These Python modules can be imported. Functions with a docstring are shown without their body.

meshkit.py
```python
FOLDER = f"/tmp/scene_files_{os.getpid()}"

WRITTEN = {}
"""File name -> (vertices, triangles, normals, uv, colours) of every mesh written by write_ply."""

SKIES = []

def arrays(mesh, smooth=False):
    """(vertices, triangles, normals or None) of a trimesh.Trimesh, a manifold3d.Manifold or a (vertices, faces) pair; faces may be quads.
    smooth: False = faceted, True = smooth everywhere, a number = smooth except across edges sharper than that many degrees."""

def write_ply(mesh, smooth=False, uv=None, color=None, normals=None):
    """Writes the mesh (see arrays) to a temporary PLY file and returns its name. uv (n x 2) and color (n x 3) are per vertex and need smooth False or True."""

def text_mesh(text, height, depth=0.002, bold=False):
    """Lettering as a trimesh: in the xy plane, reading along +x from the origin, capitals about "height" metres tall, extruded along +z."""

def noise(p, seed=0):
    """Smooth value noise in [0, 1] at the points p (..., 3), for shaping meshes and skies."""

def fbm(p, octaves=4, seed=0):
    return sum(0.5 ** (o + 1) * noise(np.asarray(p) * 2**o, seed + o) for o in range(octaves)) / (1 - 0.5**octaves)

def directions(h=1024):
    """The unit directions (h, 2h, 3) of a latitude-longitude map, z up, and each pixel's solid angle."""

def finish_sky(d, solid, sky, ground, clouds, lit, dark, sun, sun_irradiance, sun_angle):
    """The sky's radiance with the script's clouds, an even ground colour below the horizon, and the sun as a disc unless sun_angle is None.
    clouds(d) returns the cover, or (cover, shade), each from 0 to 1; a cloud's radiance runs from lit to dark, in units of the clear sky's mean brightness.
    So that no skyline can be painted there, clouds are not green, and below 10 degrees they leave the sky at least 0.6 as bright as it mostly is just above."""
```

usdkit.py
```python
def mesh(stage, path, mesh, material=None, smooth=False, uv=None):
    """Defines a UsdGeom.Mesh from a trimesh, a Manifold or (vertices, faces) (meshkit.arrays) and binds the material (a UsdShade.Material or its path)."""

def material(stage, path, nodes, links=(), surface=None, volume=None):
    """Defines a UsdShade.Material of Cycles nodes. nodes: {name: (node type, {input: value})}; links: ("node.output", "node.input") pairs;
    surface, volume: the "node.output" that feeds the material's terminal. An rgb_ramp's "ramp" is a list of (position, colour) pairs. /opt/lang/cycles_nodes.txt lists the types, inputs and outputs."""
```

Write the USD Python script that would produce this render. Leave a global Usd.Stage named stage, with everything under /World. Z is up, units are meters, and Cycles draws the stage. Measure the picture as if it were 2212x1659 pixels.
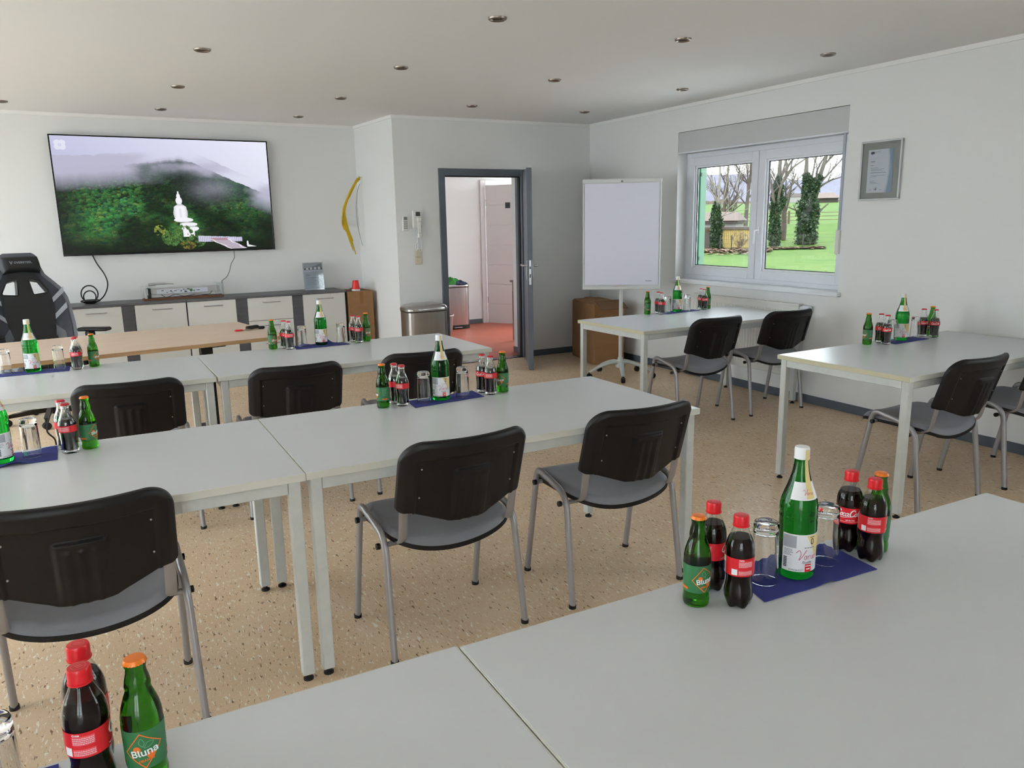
import math, random
import numpy as np, trimesh, manifold3d as m3, usdkit, meshkit
from shapely.geometry import Polygon, LineString, Point, box as sbox
from shapely.ops import unary_union
from shapely import affinity
from pxr import Usd, UsdGeom, UsdLux, UsdShade, Sdf, Gf, Vt

PI = math.pi
stage = Usd.Stage.CreateInMemory()
UsdGeom.SetStageUpAxis(stage, 'Z'); UsdGeom.SetStageMetersPerUnit(stage, 1.0)
world = UsdGeom.Xform.Define(stage, '/World'); stage.SetDefaultPrim(world.GetPrim())
UsdGeom.Scope.Define(stage, '/World/Looks')

# ------------------------------------------------------------ camera, sky, exposure
cam = UsdGeom.Camera.Define(stage, '/World/camera')
R = np.array([[0.88226795, -0.47039825, -0.01813168], [-0.11245004, -0.17319406, -0.97844714], [0.45711952, 0.86529146, -0.20569987]])
mat = Gf.Matrix4d(*[float(x) for x in (*R[0], 0, *(-R[1]), 0, *(-R[2]), 0, 0, 0, 1.48, 1)])
cam.AddTransformOp().Set(mat)
cam.CreateHorizontalApertureAttr(36.0); cam.CreateVerticalApertureAttr(36.0 * 1659 / 2212)
cam.CreateFocalLengthAttr(36.0 * 1674.81 / 2212)
cam.CreateClippingRangeAttr((0.05, 5000.0))
cam.CreateExposureAttr(0.12)
SKY = 3.3                                    # overcast sky radiance
dome = UsdLux.DomeLight.Define(stage, '/World/sky')
dome.CreateColorAttr(Gf.Vec3f(0.87, 0.945, 1.0)); dome.CreateIntensityAttr(SKY)

# ------------------------------------------------------------ helpers
def lin(*c):
    return tuple(((x / 255) / 12.92 if x / 255 <= 0.04045 else ((x / 255 + 0.055) / 1.055) ** 2.4) for x in c)

MATS = {}
def mat_graph(name, nodes, links, surface):
    MATS[name] = usdkit.material(stage, '/World/Looks/' + name, nodes, links, surface=surface); return MATS[name]
def P(name, color, rough=0.5, noise=None, bump=None, **kw):
    """principled; noise=(scale, second colour, vec scale); bump=(scale, distance)"""
    nodes = {'p': ('principled_bsdf', {'base_color': color, 'roughness': rough, **kw})}; links = []
    if noise or bump:
        nodes['tc'] = ('texture_coordinate', {})
    if noise:
        sc, c2, vs = noise
        nodes['mp'] = ('mapping', {'scale': vs}); nodes['n'] = ('noise_texture', {'scale': sc, 'detail': 4.0, 'roughness': 0.6})
        nodes['r'] = ('rgb_ramp', {'ramp': [(0.3, color), (0.7, c2)]})
        links += [('tc.object', 'mp.vector'), ('mp.vector', 'n.vector'), ('n.fac', 'r.fac'), ('r.color', 'p.base_color')]
    if bump:
        nodes['bn'] = ('noise_texture', {'scale': bump[0], 'detail': 3.0}); nodes['b'] = ('bump', {'strength': bump[2] if len(bump) > 2 else 0.3, 'distance': bump[1]})
        links += [('tc.object', 'bn.vector'), ('bn.fac', 'b.height'), ('b.normal', 'p.normal')]
    return mat_graph(name, nodes, links, 'p.BSDF')
def pane_mat(name, tint, refl_rough=0.0, ior=1.45):
    r0 = ((ior - 1) / (ior + 1)) ** 2
    return mat_graph(name, {'t': ('transparent_bsdf', {'color': tint}), 'g': ('glossy_bsdf', {'color': (1, 1, 1), 'roughness': refl_rough}), 'lw': ('layer_weight', {'blend': 0.5}), 'pw': ('math', {'math_type': 'power', 'value2': 5.0}),
                            'f': ('math', {'math_type': 'multiply_add', 'value2': 1 - r0, 'value3': r0}), 'm': ('mix_closure', {})},
                     [('lw.facing', 'pw.value1'), ('pw.value', 'f.value1'), ('f.value', 'm.fac'), ('t.BSDF', 'm.closure1'), ('g.BSDF', 'm.closure2')], 'm.closure')

USED = {}
def numbered(parent, name):
    path = f'{parent}/{name}'
    if path not in USED:
        USED[path] = 0; return path
    USED[path] += 1
    return f'{path}_{USED[path]:03d}'
def props(prim, label=None, cat=None, group=None, kind=None):
    for k, v in (('label', label), ('category', cat), ('group', group), ('kind', kind)):
        if v: prim.SetCustomDataByKey(k, v)
def place(x, loc=(0, 0, 0), rot=(0, 0, 0)):
    ops = x.GetOrderedXformOps()
    if not ops:
        x.AddTranslateOp(); x.AddRotateXYZOp(); ops = x.GetOrderedXformOps()
    ops[0].Set(Gf.Vec3d(*map(float, loc))); ops[1].Set(Gf.Vec3f(*[float(math.degrees(a)) for a in rot]))
def thing(name, label, cat, loc=(0, 0, 0), rz=0, group=None, kind=None, rot=None):
    path = numbered('/World', name); x = UsdGeom.Xform.Define(stage, path)
    place(x, loc, rot or (0, 0, rz)); props(x.GetPrim(), label, cat, group, kind); return path
def part(parent, name, mesh, m, smooth=35, label=None, kind=None):
    path = numbered(parent, name)
    g = usdkit.mesh(stage, path, mesh, MATS[m], smooth=smooth)
    props(g.GetPrim(), label, None, None, kind); return path
def solo(name, mesh, m, label, cat, smooth=35, group=None, kind=None):
    path = numbered('/World', name); g = usdkit.mesh(stage, path, mesh, MATS[m], smooth=smooth)
    props(g.GetPrim(), label, cat, group, kind); return path
def struct(name, mesh, m, smooth=False, label=None):
    path = numbered('/World', name); g = usdkit.mesh(stage, path, mesh, MATS[m], smooth=smooth)
    props(g.GetPrim(), label, None, None, 'structure'); return path
def sgroup(name, loc=(0, 0, 0), rz=0, label=None):
    path = numbered('/World', name); x = UsdGeom.Xform.Define(stage, path); place(x, loc, (0, 0, rz)); props(x.GetPrim(), label, None, None, 'structure'); return path
def copy(src, label, loc, rz=0, group=None, rot=None):
    s = stage.GetPrimAtPath(src); name = src.rsplit('/', 1)[1]
    path = numbered('/World', name); x = UsdGeom.Xform.Define(stage, path)
    x.GetPrim().GetReferences().AddInternalReference(src)
    x2 = UsdGeom.Xform(x.GetPrim()); place(x2, loc, rot or (0, 0, rz))
    was = s.GetCustomData(); props(x.GetPrim(), label, was.get('category'), group or was.get('group')); x.GetPrim().SetInstanceable(True); return path

def hullp(pts):
    m = m3.Manifold.hull_points(np.asarray(pts, float)); k = m.to_mesh(); return trimesh.Trimesh(k.vert_properties[:, :3], k.tri_verts, process=False)
def box(x0, x1, y0, y1, z0, z1, ch=0.0):
    x0, x1 = min(x0, x1), max(x0, x1); y0, y1 = min(y0, y1), max(y0, y1); z0, z1 = min(z0, z1), max(z0, z1)
    if ch <= 0:
        b = trimesh.creation.box((x1 - x0, y1 - y0, z1 - z0)); b.apply_translation(((x0 + x1) / 2, (y0 + y1) / 2, (z0 + z1) / 2)); return b
    pts = []
    for x, sx in ((x0, 1), (x1, -1)):
        for y, sy in ((y0, 1), (y1, -1)):
            for z, sz in ((z0, 1), (z1, -1)):
                pts += [(x + sx * ch, y + sy * ch, z), (x + sx * ch, y, z + sz * ch), (x, y + sy * ch, z + sz * ch)]
    return hullp(pts)
def cat(*ms): return trimesh.util.concatenate([m for m in ms])
def mv(m, t=(0, 0, 0), rz=0, rx=0, ry=0):
    m = m.copy()
    for a, ax in ((rx, (1, 0, 0)), (ry, (0, 1, 0)), (rz, (0, 0, 1))):
        if a: m.apply_transform(trimesh.transformations.rotation_matrix(a, ax))
    m.apply_translation(t); return m
def lathe(prof, n=32, lobes=None):
    """prof: (r, z) from bottom to top; r = 0 ends are closed"""
    V, F, rings = [], [], []
    for r, z in prof:
        if r <= 1e-6:
            rings.append([len(V)]); V.append((0, 0, z))
        else:
            base = len(V); rings.append(list(range(base, base + n)))
            for k in range(n):
                a = 2 * PI * k / n; rr, zz = (r, z) if lobes is None else lobes(r, z, a)
                V.append((rr * math.cos(a), rr * math.sin(a), zz))
    for A, B in zip(rings, rings[1:]):
        for k in range(n):
            k2 = (k + 1) % n
            if len(A) == 1 and len(B) == 1: continue
            if len(A) == 1: F.append((A[0], B[k2], B[k]))
            elif len(B) == 1: F.append((A[k], A[k2], B[0]))
            else: F += [(A[k], A[k2], B[k2]), (A[k], B[k2], B[k])]
    return trimesh.Trimesh(V, F, process=False)
def tube(pts, r, n=8, flat=1.0, up=None, caps=True):
    """swept tube; r a number or a list; flat squeezes it along the second axis; up fixes the frame"""
    p = np.asarray(pts, float); m = len(p); t = np.gradient(p, axis=0); t /= np.linalg.norm(t, axis=1, keepdims=True) + 1e-12
    rr = np.broadcast_to(np.asarray(r, float), (m,)); V, F = [], []
    a = np.asarray(up, float) if up is not None else (np.array([0, 0, 1.0]) if abs(t[0][2]) < 0.9 else np.array([1.0, 0, 0]))
    for i in range(m):
        a = a - t[i] * (a @ t[i]); a /= np.linalg.norm(a) + 1e-12; b = np.cross(t[i], a)
        for k in range(n):
            w = 2 * PI * k / n; V.append(p[i] + rr[i] * (math.cos(w) * a * flat + math.sin(w) * b))
    for i in range(m - 1):
        for k in range(n):
            k2 = (k + 1) % n; q = (i * n + k, i * n + k2, (i + 1) * n + k2, (i + 1) * n + k); F += [(q[0], q[1], q[2]), (q[0], q[2], q[3])]
    if caps:
        for base, flip in ((0, True), ((m - 1) * n, False)):
            c = len(V); V.append(p[0] if flip else p[-1])
            for k in range(n):
                k2 = (k + 1) % n; F.append((c, base + k2, base + k) if flip else (c, base + k, base + k2))
    return trimesh.Trimesh(V, F, process=False)
def fillet(pts, r, seg=5):
    p = [np.asarray(q, float) for q in pts]; out = [p[0]]
    for a, b, c in zip(p, p[1:], p[2:]):
        u, v = a - b, c - b; lu, lv = np.linalg.norm(u), np.linalg.norm(v); u, v = u / lu, v / lv; d = min(r, lu * 0.49, lv * 0.49)
        for k in range(seg + 1):
            s = k / seg; out.append((1 - s) ** 2 * (b + u * d) + 2 * s * (1 - s) * b + s * s * (b + v * d))
    return np.array(out + [p[-1]])
def spline(pts, k=8):
    p = np.asarray(pts, float); q = np.vstack([2 * p[0] - p[1], p, 2 * p[-1] - p[-2]]); out = []
    for i in range(1, len(q) - 2):
        for s in np.arange(k) / k:
            a, b, c, d = q[i - 1], q[i], q[i + 1], q[i + 2]
            out.append(0.5 * (2 * b + (c - a) * s + (2 * a - 5 * b + 4 * c - d) * s * s + (3 * b - a - 3 * c + d) * s ** 3))
    return np.array(out + [p[-1]])
def extr(poly, h):
    gs = getattr(poly, 'geoms', [poly]); return cat(*[trimesh.creation.extrude_polygon(g, h, engine='earcut') for g in gs if g.area > 1e-12])
def gridshell(front, back):
    """front, back: (n, m, 3) arrays; closed body between them"""
    n, m = front.shape[:2]; V = np.vstack([front.reshape(-1, 3), back.reshape(-1, 3)]); o = n * m; F = []
    idx = np.arange(n * m).reshape(n, m); a, b, c, d = idx[:-1, :-1].ravel(), idx[1:, :-1].ravel(), idx[1:, 1:].ravel(), idx[:-1, 1:].ravel()
    F += list(zip(a, b, c)) + list(zip(a, c, d)) + list(zip(a + o, c + o, b + o)) + list(zip(a + o, d + o, c + o))
    ring = list(idx[:, 0]) + list(idx[-1, 1:]) + list(idx[::-1, -1][1:]) + list(idx[0, ::-1][1:-1])
    for p, q in zip(ring, ring[1:] + ring[:1]): F += [(p, p + o, q + o), (p, q + o, q)]
    t = trimesh.Trimesh(V, F, process=False); t.fix_normals(); return t
TXT = {}
def text(s, h, bold=False, depth=0.0004):
    k = (s, h, bold, depth)
    if k not in TXT: TXT[k] = meshkit.text_mesh(s, h, depth, bold)
    return TXT[k].copy()
def strokes(paths, w, depth=0.0004):
    """hand-drawn letters: thick pen lines in the xy plane"""
    return extr(unary_union([LineString(spline(p, 6)).buffer(w * (wk if wk else 1) / 2, quad_segs=3) for p, wk in paths]).simplify(w * 0.05), depth)
def bend(m, rad, th0=-PI / 2, lift=0.0003):
    """wraps a flat xy mesh (y up) round a body of radius rad(z), centred at the angle th0"""
    m = m.subdivide_to_size(0.004) if len(m.faces) < 20000 else m
    v = np.asarray(m.vertices); r = np.array([rad(z) for z in v[:, 1]]); th = th0 + v[:, 0] / r; rr = r + lift + v[:, 2]
    m = m.copy(); m.vertices = np.stack([rr * np.cos(th), rr * np.sin(th), v[:, 1]], 1); return m
def patch(rad, z0, z1, a0, a1, n=24, k=6, lift=0.0002, thick=0.0002):
    zz, aa = np.meshgrid(np.linspace(z0, z1, k), np.linspace(a0, a1, n)); r = np.vectorize(rad)(zz)
    f = lambda d: np.stack([(r + d) * np.cos(aa), (r + d) * np.sin(aa), zz], -1)
    return gridshell(f(lift + thick), f(lift - 0.0001))
def upright(m):   # xy drawing -> stands in the xz plane, facing -y
    return mv(m, rx=PI / 2)

# ------------------------------------------------------------ materials
P('wall_paint', (0.80, 0.80, 0.79), 0.9, bump=(160, 0.002, 0.18))
P('ceiling_paint', (0.86, 0.85, 0.835), 0.95, bump=(90, 0.002, 0.15))
P('blind_panel', lin(196, 197, 197), 0.6)
P('skirting', lin(84, 92, 102), 0.5)
P('window_plastic', lin(226, 229, 236), 0.35)
P('sill_white', lin(232, 234, 238), 0.35)
P('rubber_black', lin(18, 18, 19), 0.6)
P('plastic_black', lin(22, 21, 23), 0.45, bump=(500, 0.0006, 0.25), specular_ior_level=0.3)
P('gloss_black', lin(12, 12, 14), 0.2)
P('fabric_grey', lin(126, 127, 134), 0.95, noise=(900, lin(146, 147, 155), (1, 1, 1)), sheen_weight=0.3)
P('chair_metal', lin(164, 163, 166), 0.38, metallic=0.55)
P('table_top', lin(214, 217, 221), 0.30, specular_ior_level=0.6)
P('table_edge', lin(214, 215, 206), 0.45)
P('table_edge_yellowed', lin(204, 198, 168), 0.5)
P('table_frame', lin(208, 211, 208), 0.42, noise=(30, lin(200, 204, 201), (1, 1, 1)))
P('green_glass', (0.010, 0.40, 0.035), 0.0, ior=1.36, transmission_weight=1.0)
P('lime_glass', (0.035, 0.30, 0.006), 0.0, ior=1.38, transmission_weight=1.0)
P('clear_glass', (0.97, 0.98, 0.98), 0.0, ior=1.48, transmission_weight=1.0)
P('cola', (0.008, 0.003, 0.002), 0.03, specular_ior_level=0.14)
pane_mat('pet_plastic', (0.93, 0.94, 0.93), 0.015, 1.34)
P('cap_red', lin(222, 22, 34), 0.35); P('crown_red', lin(206, 28, 48), 0.35, metallic=0.2); P('crown_orange', lin(244, 126, 30), 0.35, metallic=0.1)
P('label_red', lin(224, 28, 40), 0.4); P('label_red_pale', lin(236, 96, 104), 0.4); P('label_white', lin(238, 238, 240), 0.5); P('label_green', lin(52, 118, 72), 0.45)
P('label_green_pale', lin(120, 178, 138), 0.45); P('label_orange', lin(240, 118, 40), 0.45); P('label_yellow', lin(238, 214, 150), 0.5); P('label_grey', lin(172, 176, 184), 0.5)
P('ink_dark', lin(52, 54, 60), 0.6); P('ink_pink', lin(206, 110, 140), 0.6); P('ink_white', lin(245, 245, 245), 0.5); P('ink_blue', lin(58, 64, 110), 0.6); P('ink_grey', lin(128, 132, 142), 0.6)
P('napkin_blue', lin(54, 60, 138), 0.9, bump=(700, 0.0006, 0.3))
P('sideboard_dark', lin(86, 85, 90), 0.5, noise=(6, lin(76, 75, 80), (1, 1, 14)))
P('sideboard_top', lin(98, 97, 101), 0.45, noise=(6, lin(86, 85, 90), (1, 14, 1)))
P('sideboard_front', lin(216, 215, 210), 0.4)
P('steel_brushed', lin(196, 192, 190), 0.24, metallic=1.0, noise=(40, lin(182, 178, 176), (1, 1, 0.02)))
P('steel_handle', lin(190, 190, 192), 0.28, metallic=1.0)
P('chrome', lin(215, 215, 216), 0.12, metallic=1.0)
P('door_grey', lin(98, 106, 116), 0.45)
P('door_white', lin(226, 222, 222), 0.5)
P('cardboard', lin(158, 118, 80), 0.85, noise=(7, lin(150, 110, 72), (1, 1, 3)), bump=(60, 0.002, 0.2))
P('cardboard_dark', lin(120, 88, 62), 0.9)
P('packing_tape', lin(140, 98, 56), 0.35)
P('flip_frame', lin(206, 208, 206), 0.4); P('flip_board', lin(222, 221, 236), 0.55); P('flip_base', lin(196, 202, 198), 0.45)
P('oak_desk', lin(238, 214, 194), 0.40, noise=(5, lin(224, 196, 172), (0.6, 9, 9)))
P('oak_edge', lin(206, 170, 128), 0.5, noise=(5, lin(180, 140, 98), (0.6, 9, 9)))
P('wood_brown', lin(112, 70, 44), 0.6, noise=(8, lin(96, 58, 36), (1, 8, 8)))
P('seat_leather', lin(24, 25, 29), 0.5); P('leather_navy', lin(44, 48, 60), 0.5); P('leather_grey', lin(96, 100, 108), 0.5); P('leather_silver', lin(150, 155, 164), 0.5)
P('cable_black', lin(20, 20, 20), 0.5); P('cable_grey', lin(92, 92, 92), 0.5); P('cable_yellow', lin(206, 172, 20), 0.45); P('cable_silver', lin(150, 148, 146), 0.4)
P('alu', lin(190, 191, 193), 0.35, metallic=0.6); P('plastic_white', lin(222, 220, 214), 0.45); P('switch_cream', lin(208, 198, 176), 0.45); P('lcd_grey', lin(120, 124, 120), 0.3); P('screen_dark', lin(52, 46, 46), 0.25)
pane_mat('acrylic', (0.9, 0.92, 0.92), 0.02, 1.5)
P('paper_white', lin(212, 216, 226), 0.7); P('paper_blue', lin(186, 192, 206), 0.7); P('mat_grey', lin(136, 138, 134), 0.8); P('cert_paper', lin(196, 200, 212), 0.7); P('cert_blue', lin(120, 140, 164), 0.7); P('cert_blue_pale', lin(164, 178, 198), 0.7)
P('red_cup', lin(226, 40, 40), 0.45); P('cup_rim', lin(232, 228, 228), 0.5)
P('towel_green', lin(56, 132, 56), 0.95); P('cloth_navy', lin(56, 66, 92), 0.95); P('basket_brown', lin(138, 112, 108), 0.6); P('basket_rim', lin(206, 196, 192), 0.5)
P('console_taupe', lin(128, 116, 112), 0.5); P('radiator_white', lin(222, 220, 214), 0.4); P('downlight_steel', lin(150, 140, 132), 0.3, metallic=1.0); P('downlight_inner', lin(60, 54, 50), 0.4, metallic=0.6); P('lamp_glass', lin(120, 112, 106), 0.2)
P('key_metal', lin(178, 168, 140), 0.3, metallic=0.9); P('shutter_green', lin(22, 92, 58), 0.6, noise=(3, lin(18, 84, 52), (1, 1, 6)))
pane_mat('window_glass', (0.75, 0.76, 0.76)); pane_mat('window_glass_clear', (0.94, 0.95, 0.95)); pane_mat('picture_glass', (0.96, 0.97, 0.97))
P('gravel', lin(214, 212, 208), 0.95, noise=(4, lin(196, 194, 190), (1, 1, 1)))
P('exterior_wall', lin(225, 222, 214), 0.9)

# floor: sheet vinyl, long pale and dark flecks running along the room
def fleck(n, seed, scale, vs, lo, hi):
    return {f'm{n}': ('mapping', {'scale': vs, 'location': (seed, seed * 0.7, 0)}), f'v{n}': ('noise_texture', {'scale': scale, 'detail': 2.0, 'roughness': 0.5, 'distortion': 0.6}), f'r{n}': ('map_range', {'from_min': lo, 'from_max': hi, 'clamp': True})}
def vinyl(name, base, base2, light, dark):
    nd = {'g': ('geometry', {}), 'p': ('principled_bsdf', {'roughness': 0.42, 'specular_ior_level': 0.4}), **fleck(1, 3.1, 1.0, (120, 30, 1), 0.615, 0.66), **fleck(2, 8.7, 1.0, (110, 30, 1), 0.64, 0.685),
          **fleck(4, 15.3, 1.0, (260, 90, 1), 0.60, 0.70),
          'n3': ('noise_texture', {'scale': 3.0, 'detail': 5.0}), 'r3': ('rgb_ramp', {'ramp': [(0.35, base), (0.65, base2)]}),
          'x1': ('mix', {'color2': light}), 'x2': ('mix', {'color2': dark}), 'k4': ('math', {'math_type': 'multiply', 'value2': 0.45}), 'x4': ('mix', {'color2': light})}
    ln = [('g.position', 'm1.vector'), ('g.position', 'm2.vector'), ('g.position', 'm4.vector'), ('g.position', 'n3.vector'), ('m1.vector', 'v1.vector'), ('m2.vector', 'v2.vector'), ('m4.vector', 'v4.vector'), ('v1.fac', 'r1.value'), ('v2.fac', 'r2.value'), ('v4.fac', 'r4.value'),
          ('n3.fac', 'r3.fac'), ('r3.color', 'x4.color1'), ('r4.result', 'k4.value1'), ('k4.value', 'x4.fac'), ('x4.color', 'x1.color1'), ('r1.result', 'x1.fac'), ('x1.color', 'x2.color1'), ('r2.result', 'x2.fac'), ('x2.color', 'p.base_color')]
    mat_graph(name, nd, ln, 'p.BSDF')
vinyl('floor_vinyl', lin(222, 192, 156), lin(230, 203, 170), lin(246, 238, 224), lin(138, 108, 80))
vinyl('hall_vinyl', lin(170, 84, 62), lin(178, 94, 72), lin(186, 104, 82), lin(156, 74, 54))
# screen: mesh colours that give off light
mat_graph('tv_picture', {'a': ('attribute', {'attribute': 'picture'}), 'p': ('principled_bsdf', {'base_color': (0.01, 0.01, 0.01), 'roughness': 0.3, 'specular_ior_level': 0.25, 'emission_strength': 1.0})}, [('a.color', 'p.emission_color')], 'p.BSDF')

# ------------------------------------------------------------ room shell
HC = 2.50; XR = 4.955; YD = 7.44; XL = -3.2; YB = -2.6
TH = 0.0444222; WO = np.array([-0.574, 8.289]); WX = np.array([math.cos(TH), math.sin(TH)]); WN = np.array([math.sin(TH), -math.cos(TH)])
def W(s, n, z=0.0):                     # point in the frame of the screen wall: s along it, n out of it
    q = WO + WX * s + WN * n; return (float(q[0]), float(q[1]), float(z))
def carve(b, holes):
    m = m3.Manifold(m3.Mesh(np.asarray(b.vertices, np.float32), np.asarray(b.faces, np.uint32)))
    for h in holes: m -= m3.Manifold(m3.Mesh(np.asarray(h.vertices, np.float32), np.asarray(h.faces, np.uint32)))
    k = m.to_mesh(); return trimesh.Trimesh(k.vert_properties[:, :3], k.tri_verts, process=False)

struct('floor', box(XL - .3, XR, YB - .3, YD + .06, -.2, 0), 'floor_vinyl')
struct('floor', box(-3.5, 2.72, YD + .06, 8.6, -.2, 0), 'floor_vinyl')
struct('floor', box(2.72, 6.5, YD + .06, 10.7, -.2, 0.0), 'hall_vinyl', label='terracotta red hall floor beyond the doorway')
struct('ceiling', box(XL - .3, 6.5, YB - .3, 10.7, HC, HC + .2), 'ceiling_paint')
# window openings: visible one in the right wall; more daylight comes from the sides behind the camera
WY0, WY1, WZ0, WZ1 = 4.055, 5.95, 0.905, 2.26
right = box(XR, XR + .25, YB - .3, YD + .12, 0, HC)
struct('wall_right', carve(right, [box(XR - .1, XR + .5, WY0, WY1, 0.875, WZ1), box(XR - .1, XR + .5, -0.75, 1.15, WZ0, 2.3)]), 'wall_paint')
LW = [(2.2, 3.9), (4.2, 5.9), (6.2, 7.9)]; LZ = (.10, 2.42)
struct('wall_left', carve(box(XL - .3, XL, YB - .3, 8.4, 0, HC), [box(XL - .5, XL + .1, a, b, *LZ) for a, b in LW]), 'wall_paint')
BW = [(-2.8, -.6)]
struct('wall_rear', carve(box(XL, XR, YB - .3, YB, 0, HC), [box(a, b, YB - .5, YB + .1, *LZ) for a, b in BW]), 'wall_paint')
def prism(pts, z0, z1): return mv(extr(Polygon(pts), z1 - z0), (0, 0, z0))
JX0, JY0, JX1 = 2.598, 8.43, 2.672
struct('wall_back', prism([W(-2.7, 0)[:2], (JX0, JY0), (JX0 + .1, JY0 + .15), W(-2.7, -.15)[:2]], 0, HC), 'wall_paint')
struct('wall_back_corner', prism([(JX0, JY0), (JX1, YD), (JX1 + .12, YD), (JX1 + .12, JY0 + .1), (JX0, JY0 + .1)], 0, HC), 'wall_paint')
DX0, DX1, DZ = 3.185, 4.10, 1.965
struct('wall_back_door', carve(box(JX1 + .12, XR, YD, YD + .12, 0, HC), [box(DX0, DX1, YD - .1, YD + .3, -.1, DZ)]), 'wall_paint')
struct('wall_hall_back', box(2.72, 6.2, 10.38, 10.5, 0, HC), 'wall_paint')
struct('wall_hall_left', box(2.72, 2.84, YD + .12, 10.38, 0, HC), 'wall_paint')
struct('wall_hall_right', carve(box(6.2, 6.4, YD + .12, 10.4, 0, HC), [box(6.1, 6.5, 8.2, 10.0, .6, 2.3)]), 'wall_paint')
struct('wall_hall_front', box(XR, 6.2, YD, YD + .12, 0, HC), 'wall_paint')
struct('wall_hall_nib', box(4.172, 4.30, YD + .12, 7.82, 0, HC), 'wall_paint')
# skirtings
sk = lambda x0, x1, y0, y1: box(x0, x1, y0, y1, 0, 0.066, 0.002)
struct('baseboard_right', sk(XR - .012, XR, YB, YD), 'skirting'); struct('baseboard_door', cat(sk(JX1 - .01, DX0 - .04, YD - .012, YD), sk(DX1 + .04, XR - .012, YD - .012, YD)), 'skirting')
struct('baseboard_corner', prism([(JX0 - .012, JY0), (JX1 - .012, YD - .012), (JX1, YD - .012), (JX0, JY0)], 0, .066), 'skirting')
struct('baseboard_back', prism([W(-2.6, 0)[:2], W(-2.6, .012)[:2], W(3.16, .012)[:2], W(3.16, 0)[:2]], 0, .066), 'skirting')
struct('baseboard_hall', cat(sk(2.84, 5.0, 10.368, 10.38), sk(4.16, 4.172, YD + .12, 7.82)), 'skirting')
struct('baseboard_left', sk(XL, XL + .012, YB, 8.1), 'skirting'); struct('baseboard_rear', sk(XL, XR - .02, YB, YB + .012), 'skirting')
# thin strip where wall meets ceiling
cz0 = HC - .03
struct('trim_1', prism([W(-2.6, 0)[:2], W(-2.6, .012)[:2], W(3.16, .012)[:2], W(3.16, 0)[:2]], cz0, HC), 'ceiling_paint')
struct('trim_2', prism([(JX0 - .012, JY0), (JX1 - .012, YD - .012), (JX1, YD - .012), (JX0, JY0)], cz0, HC), 'ceiling_paint')
struct('trim_3', box(JX1, XR, YD - .012, YD, cz0, HC), 'ceiling_paint')
struct('trim_4', box(XR - .012, XR, YB, YD - .012, cz0, HC), 'ceiling_paint')

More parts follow.
